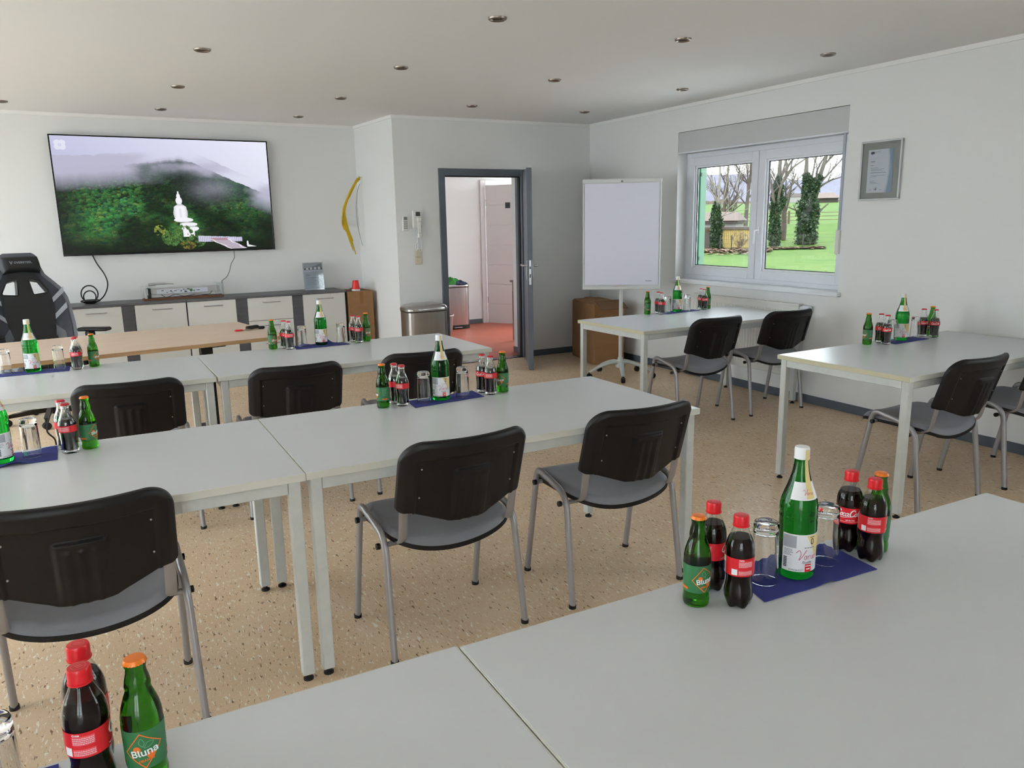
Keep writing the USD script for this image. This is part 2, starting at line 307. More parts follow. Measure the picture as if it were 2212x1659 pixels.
# ------------------------------------------------------------ windows
def beam_frame(y0, y1, z0, z1, w, x0, x1, ch=0.003):     # four members round a rectangle in the yz plane
    return [box(x0, x1, y0, y0 + w, z0, z1, ch), box(x0, x1, y1 - w, y1, z0, z1, ch), box(x0, x1, y0 + w, y1 - w, z0, z0 + w, ch), box(x0, x1, y0 + w, y1 - w, z1 - w, z1, ch)]
def window(name, glass, X, y0, y1, z0, z1, mid, full):
    """a two-leaf window in the wall whose inner face is x = X; local x points outwards"""
    g = sgroup(name, label='two-leaf white window over the radiator' if full else None)
    fx0, fx1 = X + .10, X + .17
    part(g, 'window_frame', cat(*beam_frame(y0, y1, z0, z1, .062, fx0 + .012, fx1)), 'window_plastic', False)
    for a, b in ((mid + .004, y1 - .045), (y0 + .045, mid - .004)):
        sz0, sz1 = z0 + .04, z1 - .045
        s = part(g, 'sash', cat(*beam_frame(a, b, sz0, sz1, .074, fx0, fx1 - .008)), 'window_plastic', False)
        part(s, 'glazing_bead', cat(*beam_frame(a + .074, b - .074, sz0 + .074, sz1 - .074, .018, fx0 + .018, fx0 + .03, .002)), 'sill_white', False)
        part(s, 'seal', cat(*beam_frame(a + .0915, b - .0915, sz0 + .0915, sz1 - .0915, .006, fx0 + .026, fx0 + .034, 0)), 'rubber_black', False)
        part(s, 'pane', box(fx0 + .030, fx0 + .032, a + .09, b - .09, sz0 + .09, sz1 - .09), glass, False)
    return g
w1 = window('window_1', 'window_glass', XR, WY0, WY1, WZ0, 2.07, 5.022, True)
part(w1, 'shutter_box', box(XR + .004, XR + .17, WY0 - .0, WY1 + .0, 2.07, WZ1 - .003, .002), 'blind_panel', False)
part(w1, 'box_edge', box(XR - .004, XR + .004, WY0, WY1, 2.066, 2.078, .001), 'window_plastic', False)
part(w1, 'window_sill', box(XR - .045, XR + .12, WY0 - .03, WY1 + .04, .872, .906, .004), 'sill_white', False)
part(w1, 'outer_sill', box(XR + .17, XR + .33, WY0, WY1, .86, .885, .003), 'alu', False)
hd = [cat(box(XR + .085, XR + .10, 4.972, 5.0, 1.33, 1.395, .004)), tube(fillet([(XR + .09, 4.986, 1.365), (XR + .045, 4.986, 1.365), (XR + .04, 4.988, 1.25)], .02), .009, 8, .7)]
part(w1, 'window_handle', cat(*hd), 'sill_white', 40)
bw = part(w1, 'belt_winder', box(XR - .018, XR + .01, 4.062, 4.10, 1.19, 1.37, .006), 'plastic_white', False)
part(bw, 'belt', box(XR - .004, XR + .004, 4.07, 4.092, 1.36, 2.07), 'label_grey', False)
window('window_2', 'window_glass_clear', XR, -.75, 1.15, WZ0, 2.3, .2, False)
def window_other(name, glass, t, rz, w):
    g = window(name, glass, 0, -w / 2, w / 2, *LZ, 0.0, False); place(UsdGeom.Xform(stage.GetPrimAtPath(g)), t, (0, 0, rz))
for k, (a, b) in enumerate(LW): window_other(f'window_{3 + k}', 'window_glass_clear', (XL, (a + b) / 2, 0), PI, b - a)
for k, (a, b) in enumerate(BW): window_other(f'window_{7 + k}', 'window_glass_clear', ((a + b) / 2, YB, 0), -PI / 2, b - a)

# ------------------------------------------------------------ doors
d1 = sgroup('door_1', label='open dark grey steel door between the seminar room and the hall')
fr = [box(DX0 - .05, DX0 + .02, YD - .014, YD + .134, 0, DZ + .045, .003), box(DX1 - .02, DX1 + .05, YD - .014, YD + .134, 0, DZ + .045, .003), box(DX0 + .02, DX1 - .02, YD - .014, YD + .134, DZ - .025, DZ + .045, .003)]
part(d1, 'door_frame', cat(*fr), 'door_grey', False)
part(d1, 'frame_seal', cat(box(DX0 + .02, DX0 + .03, YD + .02, YD + .06, 0, DZ - .03), box(DX0 + .03, DX1 - .03, YD + .02, YD + .06, DZ - .035, DZ - .025), box(DX1 - .03, DX1 - .02, YD + .02, YD + .06, 0, DZ - .03)), 'rubber_black', False)
part(d1, 'threshold', box(DX0 + .02, DX1 - .02, YD + .0, YD + .12, 0, .006, .002), 'gloss_black', False)
hx, hy = 4.118, 7.418; ex, ey = 3.768, 6.705; dl = math.hypot(ex - hx, ey - hy); da = math.atan2(ey - hy, ex - hx)
lf = numbered(d1, 'door_leaf'); g = usdkit.mesh(stage, lf, mv(box(0, dl, -.024, .024, .008, 1.978, .002), (hx, hy, 0), rz=da), MATS['door_grey'], smooth=False)
def onleaf(m): return mv(m, (hx, hy, 0), rz=da)
part(lf, 'lock_plate', onleaf(cat(box(dl - .002, dl + .0025, -.011, .011, .86, 1.10, .001))), 'steel_handle', False)
part(lf, 'latch', onleaf(cat(box(dl, dl + .004, -.006, .006, .93, .965), box(dl, dl + .012, -.006, .006, 1.015, 1.04, .003))), 'gloss_black', False)
for s in (-1, 1):
    part(lf, 'handle_plate', onleaf(box(dl - .078, dl - .042, s * .024, s * .033, .90, 1.10, .003)), 'steel_handle', False)
    part(lf, 'door_handle', onleaf(tube(fillet([(dl - .06, s * .024, 1.045), (dl - .06, s * .075, 1.045), (dl - .185, s * .078, 1.045)], .02), .0105, 10)), 'steel_handle', 40)
for z in (.25, 1.7): part(lf, 'hinge', mv(lathe([(0, 0), (.011, 0), (.011, .10), (0, .10)], 12), (hx + .012, hy - .012, z)), 'steel_handle', 40)
# white hall door, ajar
d2 = sgroup('door_2', label='white hall door standing ajar with fine horizontal grooves')
part(d2, 'door_frame', cat(box(5.01, 5.085, 10.35, 10.38, 0, 2.065, .004), box(5.93, 6.0, 10.35, 10.38, 0, 2.065, .004), box(5.085, 5.93, 10.35, 10.38, 1.995, 2.065, .004)), 'door_white', False)
ra = -math.radians(57)
for k in range(7):
    z0, z1 = .008 + k * .284, .008 + (k + 1) * .284 - .005
    part(d2, 'door_panel', mv(box(0, .84, -.02, .02, z0, min(z1, 1.988), .003), (5.092, 10.34, 0), rz=ra), 'door_white', False)
part(d2, 'door_core', mv(box(.004, .836, -.014, .014, .01, 1.985), (5.092, 10.34, 0), rz=ra), 'door_white', False)
for z in (.3, 1.7): part(d2, 'hinge', mv(lathe([(0, 0), (.01, 0), (.01, .09), (0, .09)], 10), (5.085, 10.325, z)), 'steel_handle', 40)
part(d2, 'door_sign', mv(box(.33, .41, -.024, -.02, 1.66, 1.74, .002), (5.092, 10.34, 0), rz=ra), 'ink_dark', False)

# ------------------------------------------------------------ tables
T = 0.72
def make_table(name, label, loc, rz=0, edge='table_edge', group='grey seminar tables', L=1.60, D=0.80):
    t = thing(name, label, 'table', loc, rz, group)
    a, b = L / 2, D / 2
    top = part(t, 'table_top', box(-a + .003, a - .003, -b + .003, b - .003, T - .025, T, .001), 'table_top', False)
    eb = [box(-a, a, -b, -b + .004, T - .025, T - .0004, .001), box(-a, a, b - .004, b, T - .025, T - .0004, .001)]
    part(top, 'edge_band', cat(*eb), 'table_edge', False)
    for s in (-1, 1): part(top, 'edge_band', box(s * a, s * (a - .004), -b + .004, b - .004, T - .025, T - .0004, .001), edge, False)
    i, lw = .014, .038
    for sx in (-1, 1):
        for sy in (-1, 1):
            x0, y0 = sx * (a - i), sy * (b - i)
            lg = part(t, 'leg', box(x0, x0 - sx * lw, y0, y0 - sy * lw, .022, T - .026, .003), 'table_frame', False)
            part(lg, 'foot_glide', mv(lathe([(0, 0), (.017, 0), (.017, .006), (.008, .010), (.008, .0225), (0, .0225)], 12), (x0 - sx * lw / 2, y0 - sy * lw / 2, 0)), 'rubber_black', 40)
    for s in (-1, 1):
        part(t, 'apron', box(-a + i + lw + .001, a - i - lw - .001, s * (b - i - .002), s * (b - i - .028), T - .066, T - .027, .002), 'table_frame', False)
        part(t, 'apron', box(s * (a - i - .002), s * (a - i - .028), -b + i + lw + .001, b - i - lw - .001, T - .066, T - .027, .002), 'table_frame', False)
    return t
# rows: the seam between the two tables of a row lies near x = 0.50
make_table('seminar_table', 'grey table at right in the middle row of three, two chairs tucked behind it', (1.309, 2.755, 0))
make_table('seminar_table', 'grey table at left in the middle row of three', (-.2935, 2.752, 0))
make_table('seminar_table', 'nearest grey table at right, in the foreground, with plastic cola bottles on a napkin', (1.309, .790, 0))
make_table('seminar_table', 'nearest grey table at bottom left, with only its back edge in view', (-.2935, .797, 0))
make_table('seminar_table', 'far grey table at right of its row, ending in front of the open door', (1.285, 4.600, 0), rz=.022)
make_table('seminar_table', 'far grey table at left of its row, in front of the wooden desk', (-.3185, 4.572, 0), rz=.012)
make_table('seminar_table', 'grey table with yellowed end edge under the window, beside the flip chart', (4.066, 4.675, 0), rz=.03, edge='table_edge_yellowed')
make_table('seminar_table', 'grey table with yellowed end edge at right, against the wall below the framed certificate', (4.135, 2.718, 0), rz=.030, edge='table_edge_yellowed')

# ------------------------------------------------------------ chairs
def make_chair(name, label, loc, rz):
    t = thing(name, label, 'chair', loc, rz, 'black and grey conference chairs')
    # backrest: black moulded shell seen from behind, grey pad in front
    NX, NZ = 101, 81
    w, h, rc = .236, .255, .075
    u = np.sin(np.linspace(-PI / 2, PI / 2, NX) * .98) / math.sin(PI / 2 * .98); xs = u * w
    ax = np.abs(xs)
    zt = h - np.where(ax > w - rc, rc - np.sqrt(np.maximum(rc ** 2 - (ax - (w - rc)) ** 2, 0)), 0)
    zb = np.where(ax > .192, 0.0, -.004 - .041 * np.clip((.185 - ax) / .115, 0, 1))
    zb = np.where(ax > w - .02, .02 - np.sqrt(np.maximum(.02 ** 2 - (ax - (w - .02)) ** 2, 0)), zb)
    v = np.linspace(0, 1, NZ)
    X = np.repeat(xs[:, None], NZ, 1); Z = zb[:, None] + (zt - zb)[:, None] * v[None, :]
    base = 1.15 * X ** 2 - .30 * (Z) - .0          # concave towards the sitter, leaning back
    sm = lambda x, a, b: np.clip((x - a) / (b - a), 0, 1) ** 2 * (3 - 2 * np.clip((x - a) / (b - a), 0, 1))
    ed = np.minimum(np.minimum(w - np.abs(X), zt[:, None] - Z), .05)       # distance from the outer edge
    rim = -.016 * np.sqrt(np.clip(ed / .02, 0, 1))
    panel = sm(np.minimum(.186 - np.abs(X), .197 - Z), 0, .007) * .010    # recessed inner panel
    blk = sm(np.minimum(.066 - np.abs(X + .0), .150 - Z), 0, .009) * sm(Z, -.08, .06) * -.013
    gro = 0
    for gx in (-.034, 0, .034):
        gro = gro + np.exp(-((X - gx) / .0080) ** 2) * sm(.128 - Z, 0, .012) * -.0055
    blow = -.010 * (1 - sm(Z, -.045, .09)) * sm(.10 - np.abs(X), 0, .05)
    back = np.stack([X, base + rim + panel + blk + gro + blow - .008, Z], -1); fr = np.stack([X, base + .004, Z], -1)
    bt = thing_part = part(t, 'backrest', mv(gridshell(back, fr), (0, -.262, .547)), 'plastic_black', 50)
    k = .93
    Zp = zb[:, None] + .012 + (zt - zb - .024)[:, None] * v[None, :]; Xp = X * k
    edp = np.minimum(np.minimum(w * k - np.abs(Xp), zt[:, None] - .012 - Zp), Zp - zb[:, None] - .012)
    puff = .020 * np.sqrt(np.clip(edp / .025, 0, 1))
    bp = 1.15 * Xp ** 2 - .30 * Zp
    part(bt, 'back_cushion', mv(gridshell(np.stack([Xp, bp + .0035, Zp], -1), np.stack([Xp, bp + .005 + puff, Zp], -1)), (0, -.262, .547)), 'fabric_grey', 50)
    for s in (-1, 1):
        for z in (.055, .16): part(bt, 'screw', mv(mv(lathe([(0, 0), (.003, 0), (.003, .002), (0, .003)], 8), rx=PI / 2), (s * .172, -.262 + 1.15 * .172 ** 2 - .3 * z - .017, .547 + z)), 'chair_metal', False)
    # seat: cupped pad on a black shell
    n = 41; a = np.linspace(-1, 1, n); U, V = np.meshgrid(a, a, indexing='ij')
    def sq(U, V, p=5):      # square to superellipse
        m = np.maximum(np.abs(U), np.abs(V)); q = (np.abs(U) ** p + np.abs(V) ** p) ** (1 / p); f = np.where(q > 0, m / np.maximum(q, 1e-9), 1); return U * f, V * f, m
    Us, Vs, M_ = sq(U, V)
    def seat_z(X, Y):
        rear = np.clip((.20 - Y) / .40, 0, 1); return .466 - (.050 * rear ** .8 + .008) * (1 - np.clip(np.abs(X) / .235, 0, 1) ** 2) - .028 * np.clip((Y - .13) / .09, 0, 1) ** 2 
    X2, Y2 = Us * .234, Us * 0 + Vs * .205 + .005
    edge = np.sqrt(np.clip((1 - M_) / .12, 0, 1))
    Zs = seat_z(X2, Y2)
    part(t, 'seat', gridshell(np.stack([X2, Y2, Zs - .026], -1), np.stack([X2, Y2, Zs - .020 + .024 * edge], -1)), 'fabric_grey', 50)
    X3, Y3 = X2 * 1.012, (Y2 - .005) * 1.012 + .005
    part(t, 'seat_shell', gridshell(np.stack([X3, Y3, Zs - .040 + .0 * edge], -1), np.stack([X3, Y3, Zs - .024], -1)), 'plastic_black', 50)
    # frame: one bent oval tube per side = a rear and a front leg
    for s in (-1, 1):
        rear = fillet([(s * .262, -.200, .012), (s * .252, -.140, .440), (s * .250, .0, .468)], .065, 7); rear = np.vstack([rear, [(s * .250, .012, .4705)]])
        front = fillet([(s * .250, .010, .470), (s * .250, .095, .487), (s * .256, .183, .012)], .075, 8)
        for nm, pth, foot in (('leg', rear, rear[0]), ('leg', front, front[-1])):
            l = part(t, nm, tube(pth, .0145, 12, .78, up=(1, 0, 0)), 'chair_metal', 50)
            part(l, 'foot_cap', mv(lathe([(0, 0), (.0145, 0), (.0145, .014), (0, .015)], 12), (foot[0], foot[1], 0)), 'rubber_black', 40)
    for y, z in ((-.115, .402), (.085, .43)):
        c = part(t, 'crossbar', tube([(-.252, y, z), (0, y, z), (.252, y, z)], .0095, 10), 'chair_metal', 50)
        for s in (-1, 1): part(c, 'end_plug', mv(mv(lathe([(0, 0), (.011, 0), (.011, .012), (0, .014)], 12), ry=s * PI / 2), (s * .262, y, z)), 'rubber_black', 40)
    for s in (-1, 1):
        pth = fillet([(s * .205, .08, .425), (s * .207, -.188, .418), (s * .211, -.222, .575)], .05, 7)
        part(t, 'back_bracket', tube(pth, .0165, 12, .42, up=(0, -.3, 1)), 'chair_metal', 50)
    return t
ch0 = make_chair('conference_chair', 'chair at bottom left of the middle row, its back cut by the picture edge', (-.122, 2.502, 0), .02)
for lb, loc, rz in [('middle row chair standing just right of the gap between the two tables', (1.005, 2.535, 0), .05),
                    ('middle row chair at the right end of the table', (1.757, 2.547, 0), -.02),
                    ('far row chair at left, behind the brown cola and green bottle on the middle table', (.075, 4.17, 0), -.02),
                    ('far row chair in the middle, just right of the table gap', (.834, 4.165, 0), 0),
                    ('far row chair at right, behind the water bottle of the middle table', (1.530, 4.185, 0), -.03),
                    ('left chair of the two at the table under the window', (3.800, 4.375, 0), .02),
                    ('right chair of the two at the table under the window, next to the radiator', (4.522, 4.385, 0), -.02),
                    ('left chair at the right-hand table below the certificate, turned half sideways', (3.735, 2.49, 0), .03),
                    ('chair cut off by the right edge of the picture, next to the wall', (4.500, 2.49, 0), -.02)]:
    copy(ch0, lb, loc, rz)

# ------------------------------------------------------------ bottles, glasses, napkins
def prof_fn(prof):
    z = np.array([p[1] for p in prof]); r = np.array([p[0] for p in prof]); o = np.argsort(z, kind='stable'); return lambda q: float(np.interp(q, z[o], r[o]))
def spin(prof, k=5):            # smooth profile
    return [tuple(p) for p in spline(prof, k)]
def crown(z, m, t, r=.0142):
    n = 42; pr = [(r * .86, z), (r + .0012, z + .0003), (r, z + .004), (r * .93, z + .0062), (r * .8, z + .0068), (0, z + .0068)]
    return part(t, 'cap', lathe(pr, n, lambda r_, z_, a: (r_ + (.0008 * math.cos(21 * a) if z_ < z + .003 else 0), z_)), m, 40)
def cola_script(h):              # flowing capital-C lettering drawn with a pen
    C = [(.62, .80), (.45, 1.0), (.15, .85), (0, .45), (.12, .08), (.40, .02), (.66, .22)]
    o = [(.25, .5), (.08, .42), (.02, .18), (.16, .02), (.32, .16), (.30, .40), (.22, .5), (.40, .46)]
    c = [(.34, .42), (.18, .5), (.03, .25), (.14, .02), (.36, .12)]
    a = [(.36, .44), (.16, .5), (.02, .22), (.12, .02), (.30, .16), (.38, .48), (.36, .1), (.50, .06)]
    l = [(.0, .1), (.28, .6), (.34, .98), (.24, .98), (.14, .5), (.14, .08), (.28, .04), (.40, .14)]
    out = []
    def put(p, x, w=1.0): out.append(([((q[0] + x + .25 * q[1]) * h, q[1] * h) for q in p], w))
    put(C, 0, 1.25); put(o, .62); put(c, 1.02); put(a, 1.40); put([(1.92, .28), (2.10, .30)], 0, .9); put(C, 2.02, 1.25); put(o, 2.66); put(l, 3.02, .9); put(a, 3.34)
    put([(.40, -.10), (.95, -.22), (1.6, -.16), (2.1, -.04), (2.5, .04)], 0, .7)
    return mv(strokes(out, h * .11), (-2.0 * h, 0, 0))
def bars(rows, x0, h, gap, y0):   # illegible small print: rows of short dashes
    rng = random.Random(7); gs = []
    for k, w in enumerate(rows):
        x = x0
        while x < x0 + w - h:
            l = rng.uniform(2, 5) * h; l = min(l, x0 + w - x); gs.append(sbox(x, y0 - k * gap, x + l, y0 - k * gap + h)); x += l + h
    return extr(unary_union(gs), .0002)

def make_water(label, loc, rz):
    t = thing('water_bottle', label, 'bottle', loc, rz, 'green mineral water bottles')
    pr = [(0, .004), (.026, .003), (.034, 0), (.0375, .004), (.039, .014), (.039, .122), (.0382, .128), (.0392, .132), (.0392, .137), (.0382, .141), (.0392, .145), (.0392, .150), (.0386, .160), (.036, .172), (.0315, .186), (.0262, .200), (.0212, .216), (.0172, .232), (.0145, .250), (.0138, .262), (.0138, .270), (0, .270)]
    f = prof_fn(pr[2:-1]); part(t, 'body', lathe(pr, 40), 'green_glass', 40)
    cp = part(t, 'cap', lathe([(.0142, .259), (.0158, .2595), (.0158, .262), (.0152, .263), (.0152, .280), (.0140, .2845), (0, .285)], 30, lambda r, z, a: (r + (.00025 * math.cos(30 * a) if .263 < z < .281 and r > .0145 else 0), z)), 'label_white', 40)
    lb = part(t, 'label', patch(f, .020, .103, -PI / 2 - 1.18, -PI / 2 + 1.18, 40), 'label_white', 40)
    part(lb, 'side_panel', patch(f, .073, .100, -PI / 2 - 1.14, -PI / 2 - .42, 14, lift=.0005), 'label_grey', 40)
    part(lb, 'accent', bend(extr(Polygon([(.004, .101), (.044, .101), (.044, .060), (.030, .050), (.020, .070)]), .0002), f, lift=.0005), 'label_yellow', 40)
    V = lambda h: mv(strokes([([(-.9 * h, .75 * h), (-.6 * h, 1.0 * h), (-.45 * h, .6 * h), (-.62 * h, .0), (-.35 * h, .30 * h), (.1 * h, 1.02 * h)], 1.2), ([(.16 * h, .42 * h), (-.06 * h, .36 * h), (-.1 * h, .08 * h), (.06 * h, .04 * h), (.16 * h, .40 * h), (.2 * h, .06 * h)], .8), ([(.32 * h, .42 * h), (.34 * h, .04 * h)], .8), ([(.34 * h, .3 * h), (.46 * h, .44 * h), (.56 * h, .40 * h)], .7), ([(.66 * h, .42 * h), (.66 * h, .08 * h), (.82 * h, .08 * h), (.9 * h, .42 * h), (.92 * h, .06 * h)], .8), ([(1.25 * h, .4 * h), (1.08 * h, .36 * h), (1.2 * h, .18 * h), (1.05 * h, .04 * h)], .8)], h * .055), (0, 0, 0))
    part(lb, 'lettering', bend(mv(V(.021), (.003, .0475, 0)), f, lift=.0007), 'ink_pink', 40)
    part(lb, 'lettering', bend(cat(mv(text('Quelle', .005), (-.003, .0395, 0)), bars([.018, .017, .019, .014, .018], -.041, .0011, .0030, .068), bars([.030, .026], -.030, .0009, .0019, .0245), bars([.024], .000, .0016, .003, .0735)), f, lift=.0007), 'ink_grey', 40)
    part(lb, 'crest', bend(extr(unary_union([Polygon([(.014, .083), (.014, .092), (.0175, .095), (.021, .092), (.021, .083), (.0175, .080)]).difference(Polygon([(.0155, .0845), (.0155, .091), (.0175, .093), (.0195, .091), (.0195, .0845), (.0175, .0825)])), sbox(.012, .0965, .023, .0978)]), .0002), f, lift=.0007), 'ink_dark', 40)
    part(lb, 'barcode', bend(extr(unary_union([sbox(-.0425, .028 + k * .0034, -.0345, .0302 + k * .0034) for k in range(7)]), .0002), f, lift=.0006), 'ink_dark', 40)
    rl = part(lb, 'red_field', bend(extr(sbox(.003, .0205, .0175, .0375), .0002), f, lift=.0007), 'label_red', 40)
    part(lb, 'red_field_bars', bend(extr(unary_union([sbox(.004, .0325, .0165, .0345), sbox(.006, .0255, .0145, .0285)]), .0002), f, lift=.001), 'ink_white', 40)
    # neck label and paper seal that runs up over the cap
    part(t, 'neck_label', patch(f, .177, .213, -PI / 2 - .95, -PI / 2 + 1.05, 30), 'label_white', 40)
    part(t, 'neck_lettering', bend(mv(V(.0105), (.004, .188, 0)), f, lift=.0007), 'ink_pink', 40)
    g = lambda z: f(z) if z < .258 else .0160
    part(t, 'paper_seal', patch(g, .180, .281, -PI / 2 + .05, -PI / 2 + .62, 8, 30, lift=.0006), 'label_yellow', 40)
    return t
def make_bluna(label, loc, rz):
    t = thing('orange_soda_bottle', label, 'bottle', loc, rz, 'green orange soda bottles')
    pr = [(0, .004), (.018, .003), (.0240, 0), (.0262, .004), (.0268, .015), (.0254, .025), (.0262, .031), (.0272, .090), (.0268, .104), (.0246, .116), (.0206, .129), (.0172, .138), (.0166, .143), (.0172, .147), (.0158, .156), (.0134, .166), (.0130, .173), (.0142, .1755), (.0142, .181), (0, .181)]
    f = prof_fn(pr[2:-1]); part(t, 'body', lathe(pr, 36), 'lime_glass', 40); crown(.1795, 'crown_orange', t)
    lb = part(t, 'label', patch(f, .0315, .0895, -PI / 2 - 2.9, -PI / 2 + 2.9, 60), 'label_green', 40)
    dia = Polygon([(-.026, .058), (-.004, .087), (.0245, .066), (.0, .0325)]); part(lb, 'emblem', bend(extr(dia.difference(dia.buffer(-.0015)), .0002), f, lift=.0006), 'label_orange', 40)
    part(lb, 'orange_dots', bend(extr(unary_union([Point(-.009, .0625).buffer(.0048), Point(.008, .0515).buffer(.0052)]), .0002), f, lift=.0006), 'label_orange', 40)
    part(lb, 'leaves', bend(extr(unary_union([LineString(spline([(-.001, .066), (-.006, .072), (-.003, .079), (.001, .072), (-.001, .066)], 6)).buffer(.0003), LineString(spline([(0, .064), (.007, .065), (.013, .071), (.005, .072), (0, .064)], 6)).buffer(.0003)]), .0002), f, lift=.0006), 'label_green_pale', 40)
    tx = text('Bluna', .0098, True); tx.apply_translation((-tx.bounds[1, 0] / 2, 0, 0)); part(lb, 'lettering', bend(mv(mv(tx, rz=.14), (.0005, .0528, 0)), f, lift=.0009), 'ink_white', 40)
    tx = text('ORANGE', .0036, True); tx.apply_translation((-tx.bounds[1, 0] / 2, 0, 0)); part(lb, 'lettering', bend(mv(mv(tx, rz=.14), (.002, .0435, 0)), f, lift=.0006), 'label_orange', 40)
    part(lb, 'small_print', bend(bars([.021, .021, .021, .017, .019, .021, .012, .016], .036, .0012, .0042, .083), f, lift=.0006), 'label_green_pale', 40)
    for q0, q1 in ((.035, .057), (-.057, -.034)): part(lb, 'orange_bar', bend(extr(sbox(q0, .0365, q1, .042), .0002), f, lift=.0006), 'label_orange', 40)
    return t
def make_coke(label, loc, rz):
    t = thing('glass_cola_bottle', label, 'bottle', loc, rz, 'glass cola bottles')
    pr = [(0, .006), (.020, .004), (.0245, 0), (.0268, .003), (.0274, .012), (.0262, .028), (.0255, .040), (.0270, .058), (.0286, .074), (.0286, .098), (.0268, .110), (.0226, .122), (.0176, .134), (.0142, .145), (.0128, .154), (.0126, .158), (.0138, .161), (.0138, .169)]
    inner = [(.0112, .169), (.0108, .155), (.0120, .145), (.0154, .134), (.0204, .122), (.0246, .110), (.0262, .098), (.0262, .074), (.0246, .058), (.0231, .040), (.0238, .028), (.0246, .014), (.018, .010), (0, .011)]
    lob = lambda r, z, a: (r * (1 + (.012 * math.cos(16 * a) if (.012 < z < .066 or .106 < z < .13) and r > .016 else 0)), z)
    f = prof_fn(pr[2:]); part(t, 'body', lathe(pr + inner, 48, lob), 'clear_glass', 40)
    liq = [(0, .0115), (.018, .0105), (.0242, .0145), (.0234, .028), (.0227, .040), (.0242, .058), (.0258, .074), (.0258, .098), (.0242, .110), (.0206, .1195), (0, .1195)]
    part(t, 'cola', lathe(liq, 32), 'cola', 40); crown(.1675, 'crown_red', t)
    lb = part(t, 'label', patch(f, .0755, .0985, -PI, PI * .999, 56, lift=.0005), 'label_red', 40)
    part(lb, 'lettering', bend(mv(cola_script(.0115), (.002, .0825, 0)), f, lift=.0009), 'ink_white', 40)
    part(lb, 'info_panel', cat(patch(f, .0785, .0955, PI / 2 - .62, PI / 2 + .62, 16, lift=.0007), patch(f, .0785, .0955, .28, .75, 8, lift=.0007)), 'label_red_pale', 40)
    part(lb, 'small_print', bend(bars([.030] * 5, -.015, .0009, .0031, .0935), f, PI / 2, .0011), 'ink_white', 40)
    return t
def make_pet(label, loc, rz):
    t = thing('plastic_cola_bottle', label, 'bottle', loc, rz, 'plastic cola bottles')
    low = spin([(.0235, 0.001), (.0262, .006), (.0282, .018), (.0284, .030), (.0268, .042), (.0252, .053), (.0256, .062), (.0276, .0715)], 4)
    up = spin([(.0284, .109), (.0287, .116), (.0278, .128), (.0250, .139), (.0212, .148), (.0172, .157), (.0146, .164), (.0140, .1675)], 4)
    pr = [(0, .008), (.010, .006), (.020, .002)] + low + [(.0281, .0725), (.0281, .108)] + up
    def feet(r, z, a):
        k = max(0.0, 1 - z / .020); return (r * (1 - .16 * k * (.5 - .5 * math.cos(5 * a))), z + (.0042 * k * (.5 - .5 * math.cos(5 * a)) if r > .005 else 0))
    f = prof_fn(pr[3:]); part(t, 'bottle', lathe(pr + [(.0140, .1735)], 50, feet), 'pet_plastic', 50)
    part(t, 'cola', lathe([(max(r - .0005, 0), z + .0004) for r, z in pr if z < .1465] + [(f(.1465) - .0005, .1465), (0, .1465)], 50, feet), 'cola', 50)
    cp = part(t, 'cap', lathe([(.0138, .1675), (.0162, .1678), (.0162, .1698), (.0148, .1705), (.0150, .171), (.0150, .186), (.0138, .1898), (.006, .1905), (0, .1905)], 36, lambda r, z, a: (r + (.0002 * math.cos(36 * a) if .171 < z < .187 and r > .0145 else 0), z)), 'cap_red', 40)
    part(cp, 'cap_print', mv(extr(unary_union([Point(0, 0).buffer(.0092).difference(Point(0, 0).buffer(.0086)), sbox(-.005, -.003, .005, -.002), sbox(-.005, -.0005, .005, .0005), sbox(-.005, .002, .005, .003)]), .0002), (0, 0, .1905)), 'label_red_pale', False)
    lb = part(t, 'label', patch(f, .0715, .1088, -PI, PI * .999, 60, lift=.0004), 'label_red', 40)
    part(lb, 'lettering', bend(mv(cola_script(.0150), (.001, .0895, 0)), f, lift=.0008), 'ink_white', 40)
    part(lb, 'white_line', cat(patch(f, .0762, .0768, -PI / 2 - 1.1, -PI / 2 + 1.1, 24, 2, lift=.0007), bend(bars([.020], -.006, .0016, .003, .0795), f, lift=.0008), bend(bars([.018, .022, .017, .012], .046, .0011, .0030, .1035), f, lift=.0008), bend(bars([.026, .024, .026], .034, .0011, .0026, .0795), f, lift=.0008)), 'ink_white', 40)
    part(lb, 'info_panel', cat(patch(f, .0905, .1035, PI / 2 + .35, PI / 2 + 1.35, 14, lift=.0006), patch(f, .0745, .0845, PI / 2 + .35, PI / 2 + 1.35, 14, lift=.0006)), 'label_red_pale', 40)
    part(lb, 'small_print', cat(bend(mv(text('Coke', .0028, True), (0, .1046, 0)), f, PI / 2 + .38, .0009), bend(bars([.026] * 4, .011, .0007, .0026, .1005), f, PI / 2, .0011), bend(bars([.026] * 3, .011, .0007, .0026, .0815), f, PI / 2, .0011)), 'ink_white', 40)
    part(lb, 'blank_field', cat(patch(f, .0745, .0865, PI / 2 - .12, PI / 2 + .28, 8, lift=.0007), patch(f, .0725, .108, .35, .85, 8, lift=.0007)), 'label_white', 40)
    part(lb, 'barcode', bend(extr(unary_union([sbox(-.008, .0775 + k * .0016, .005, .0785 + k * .0016) for k in range(11)]), .0002), f, .62, .0009), 'ink_dark', 40)
    return t
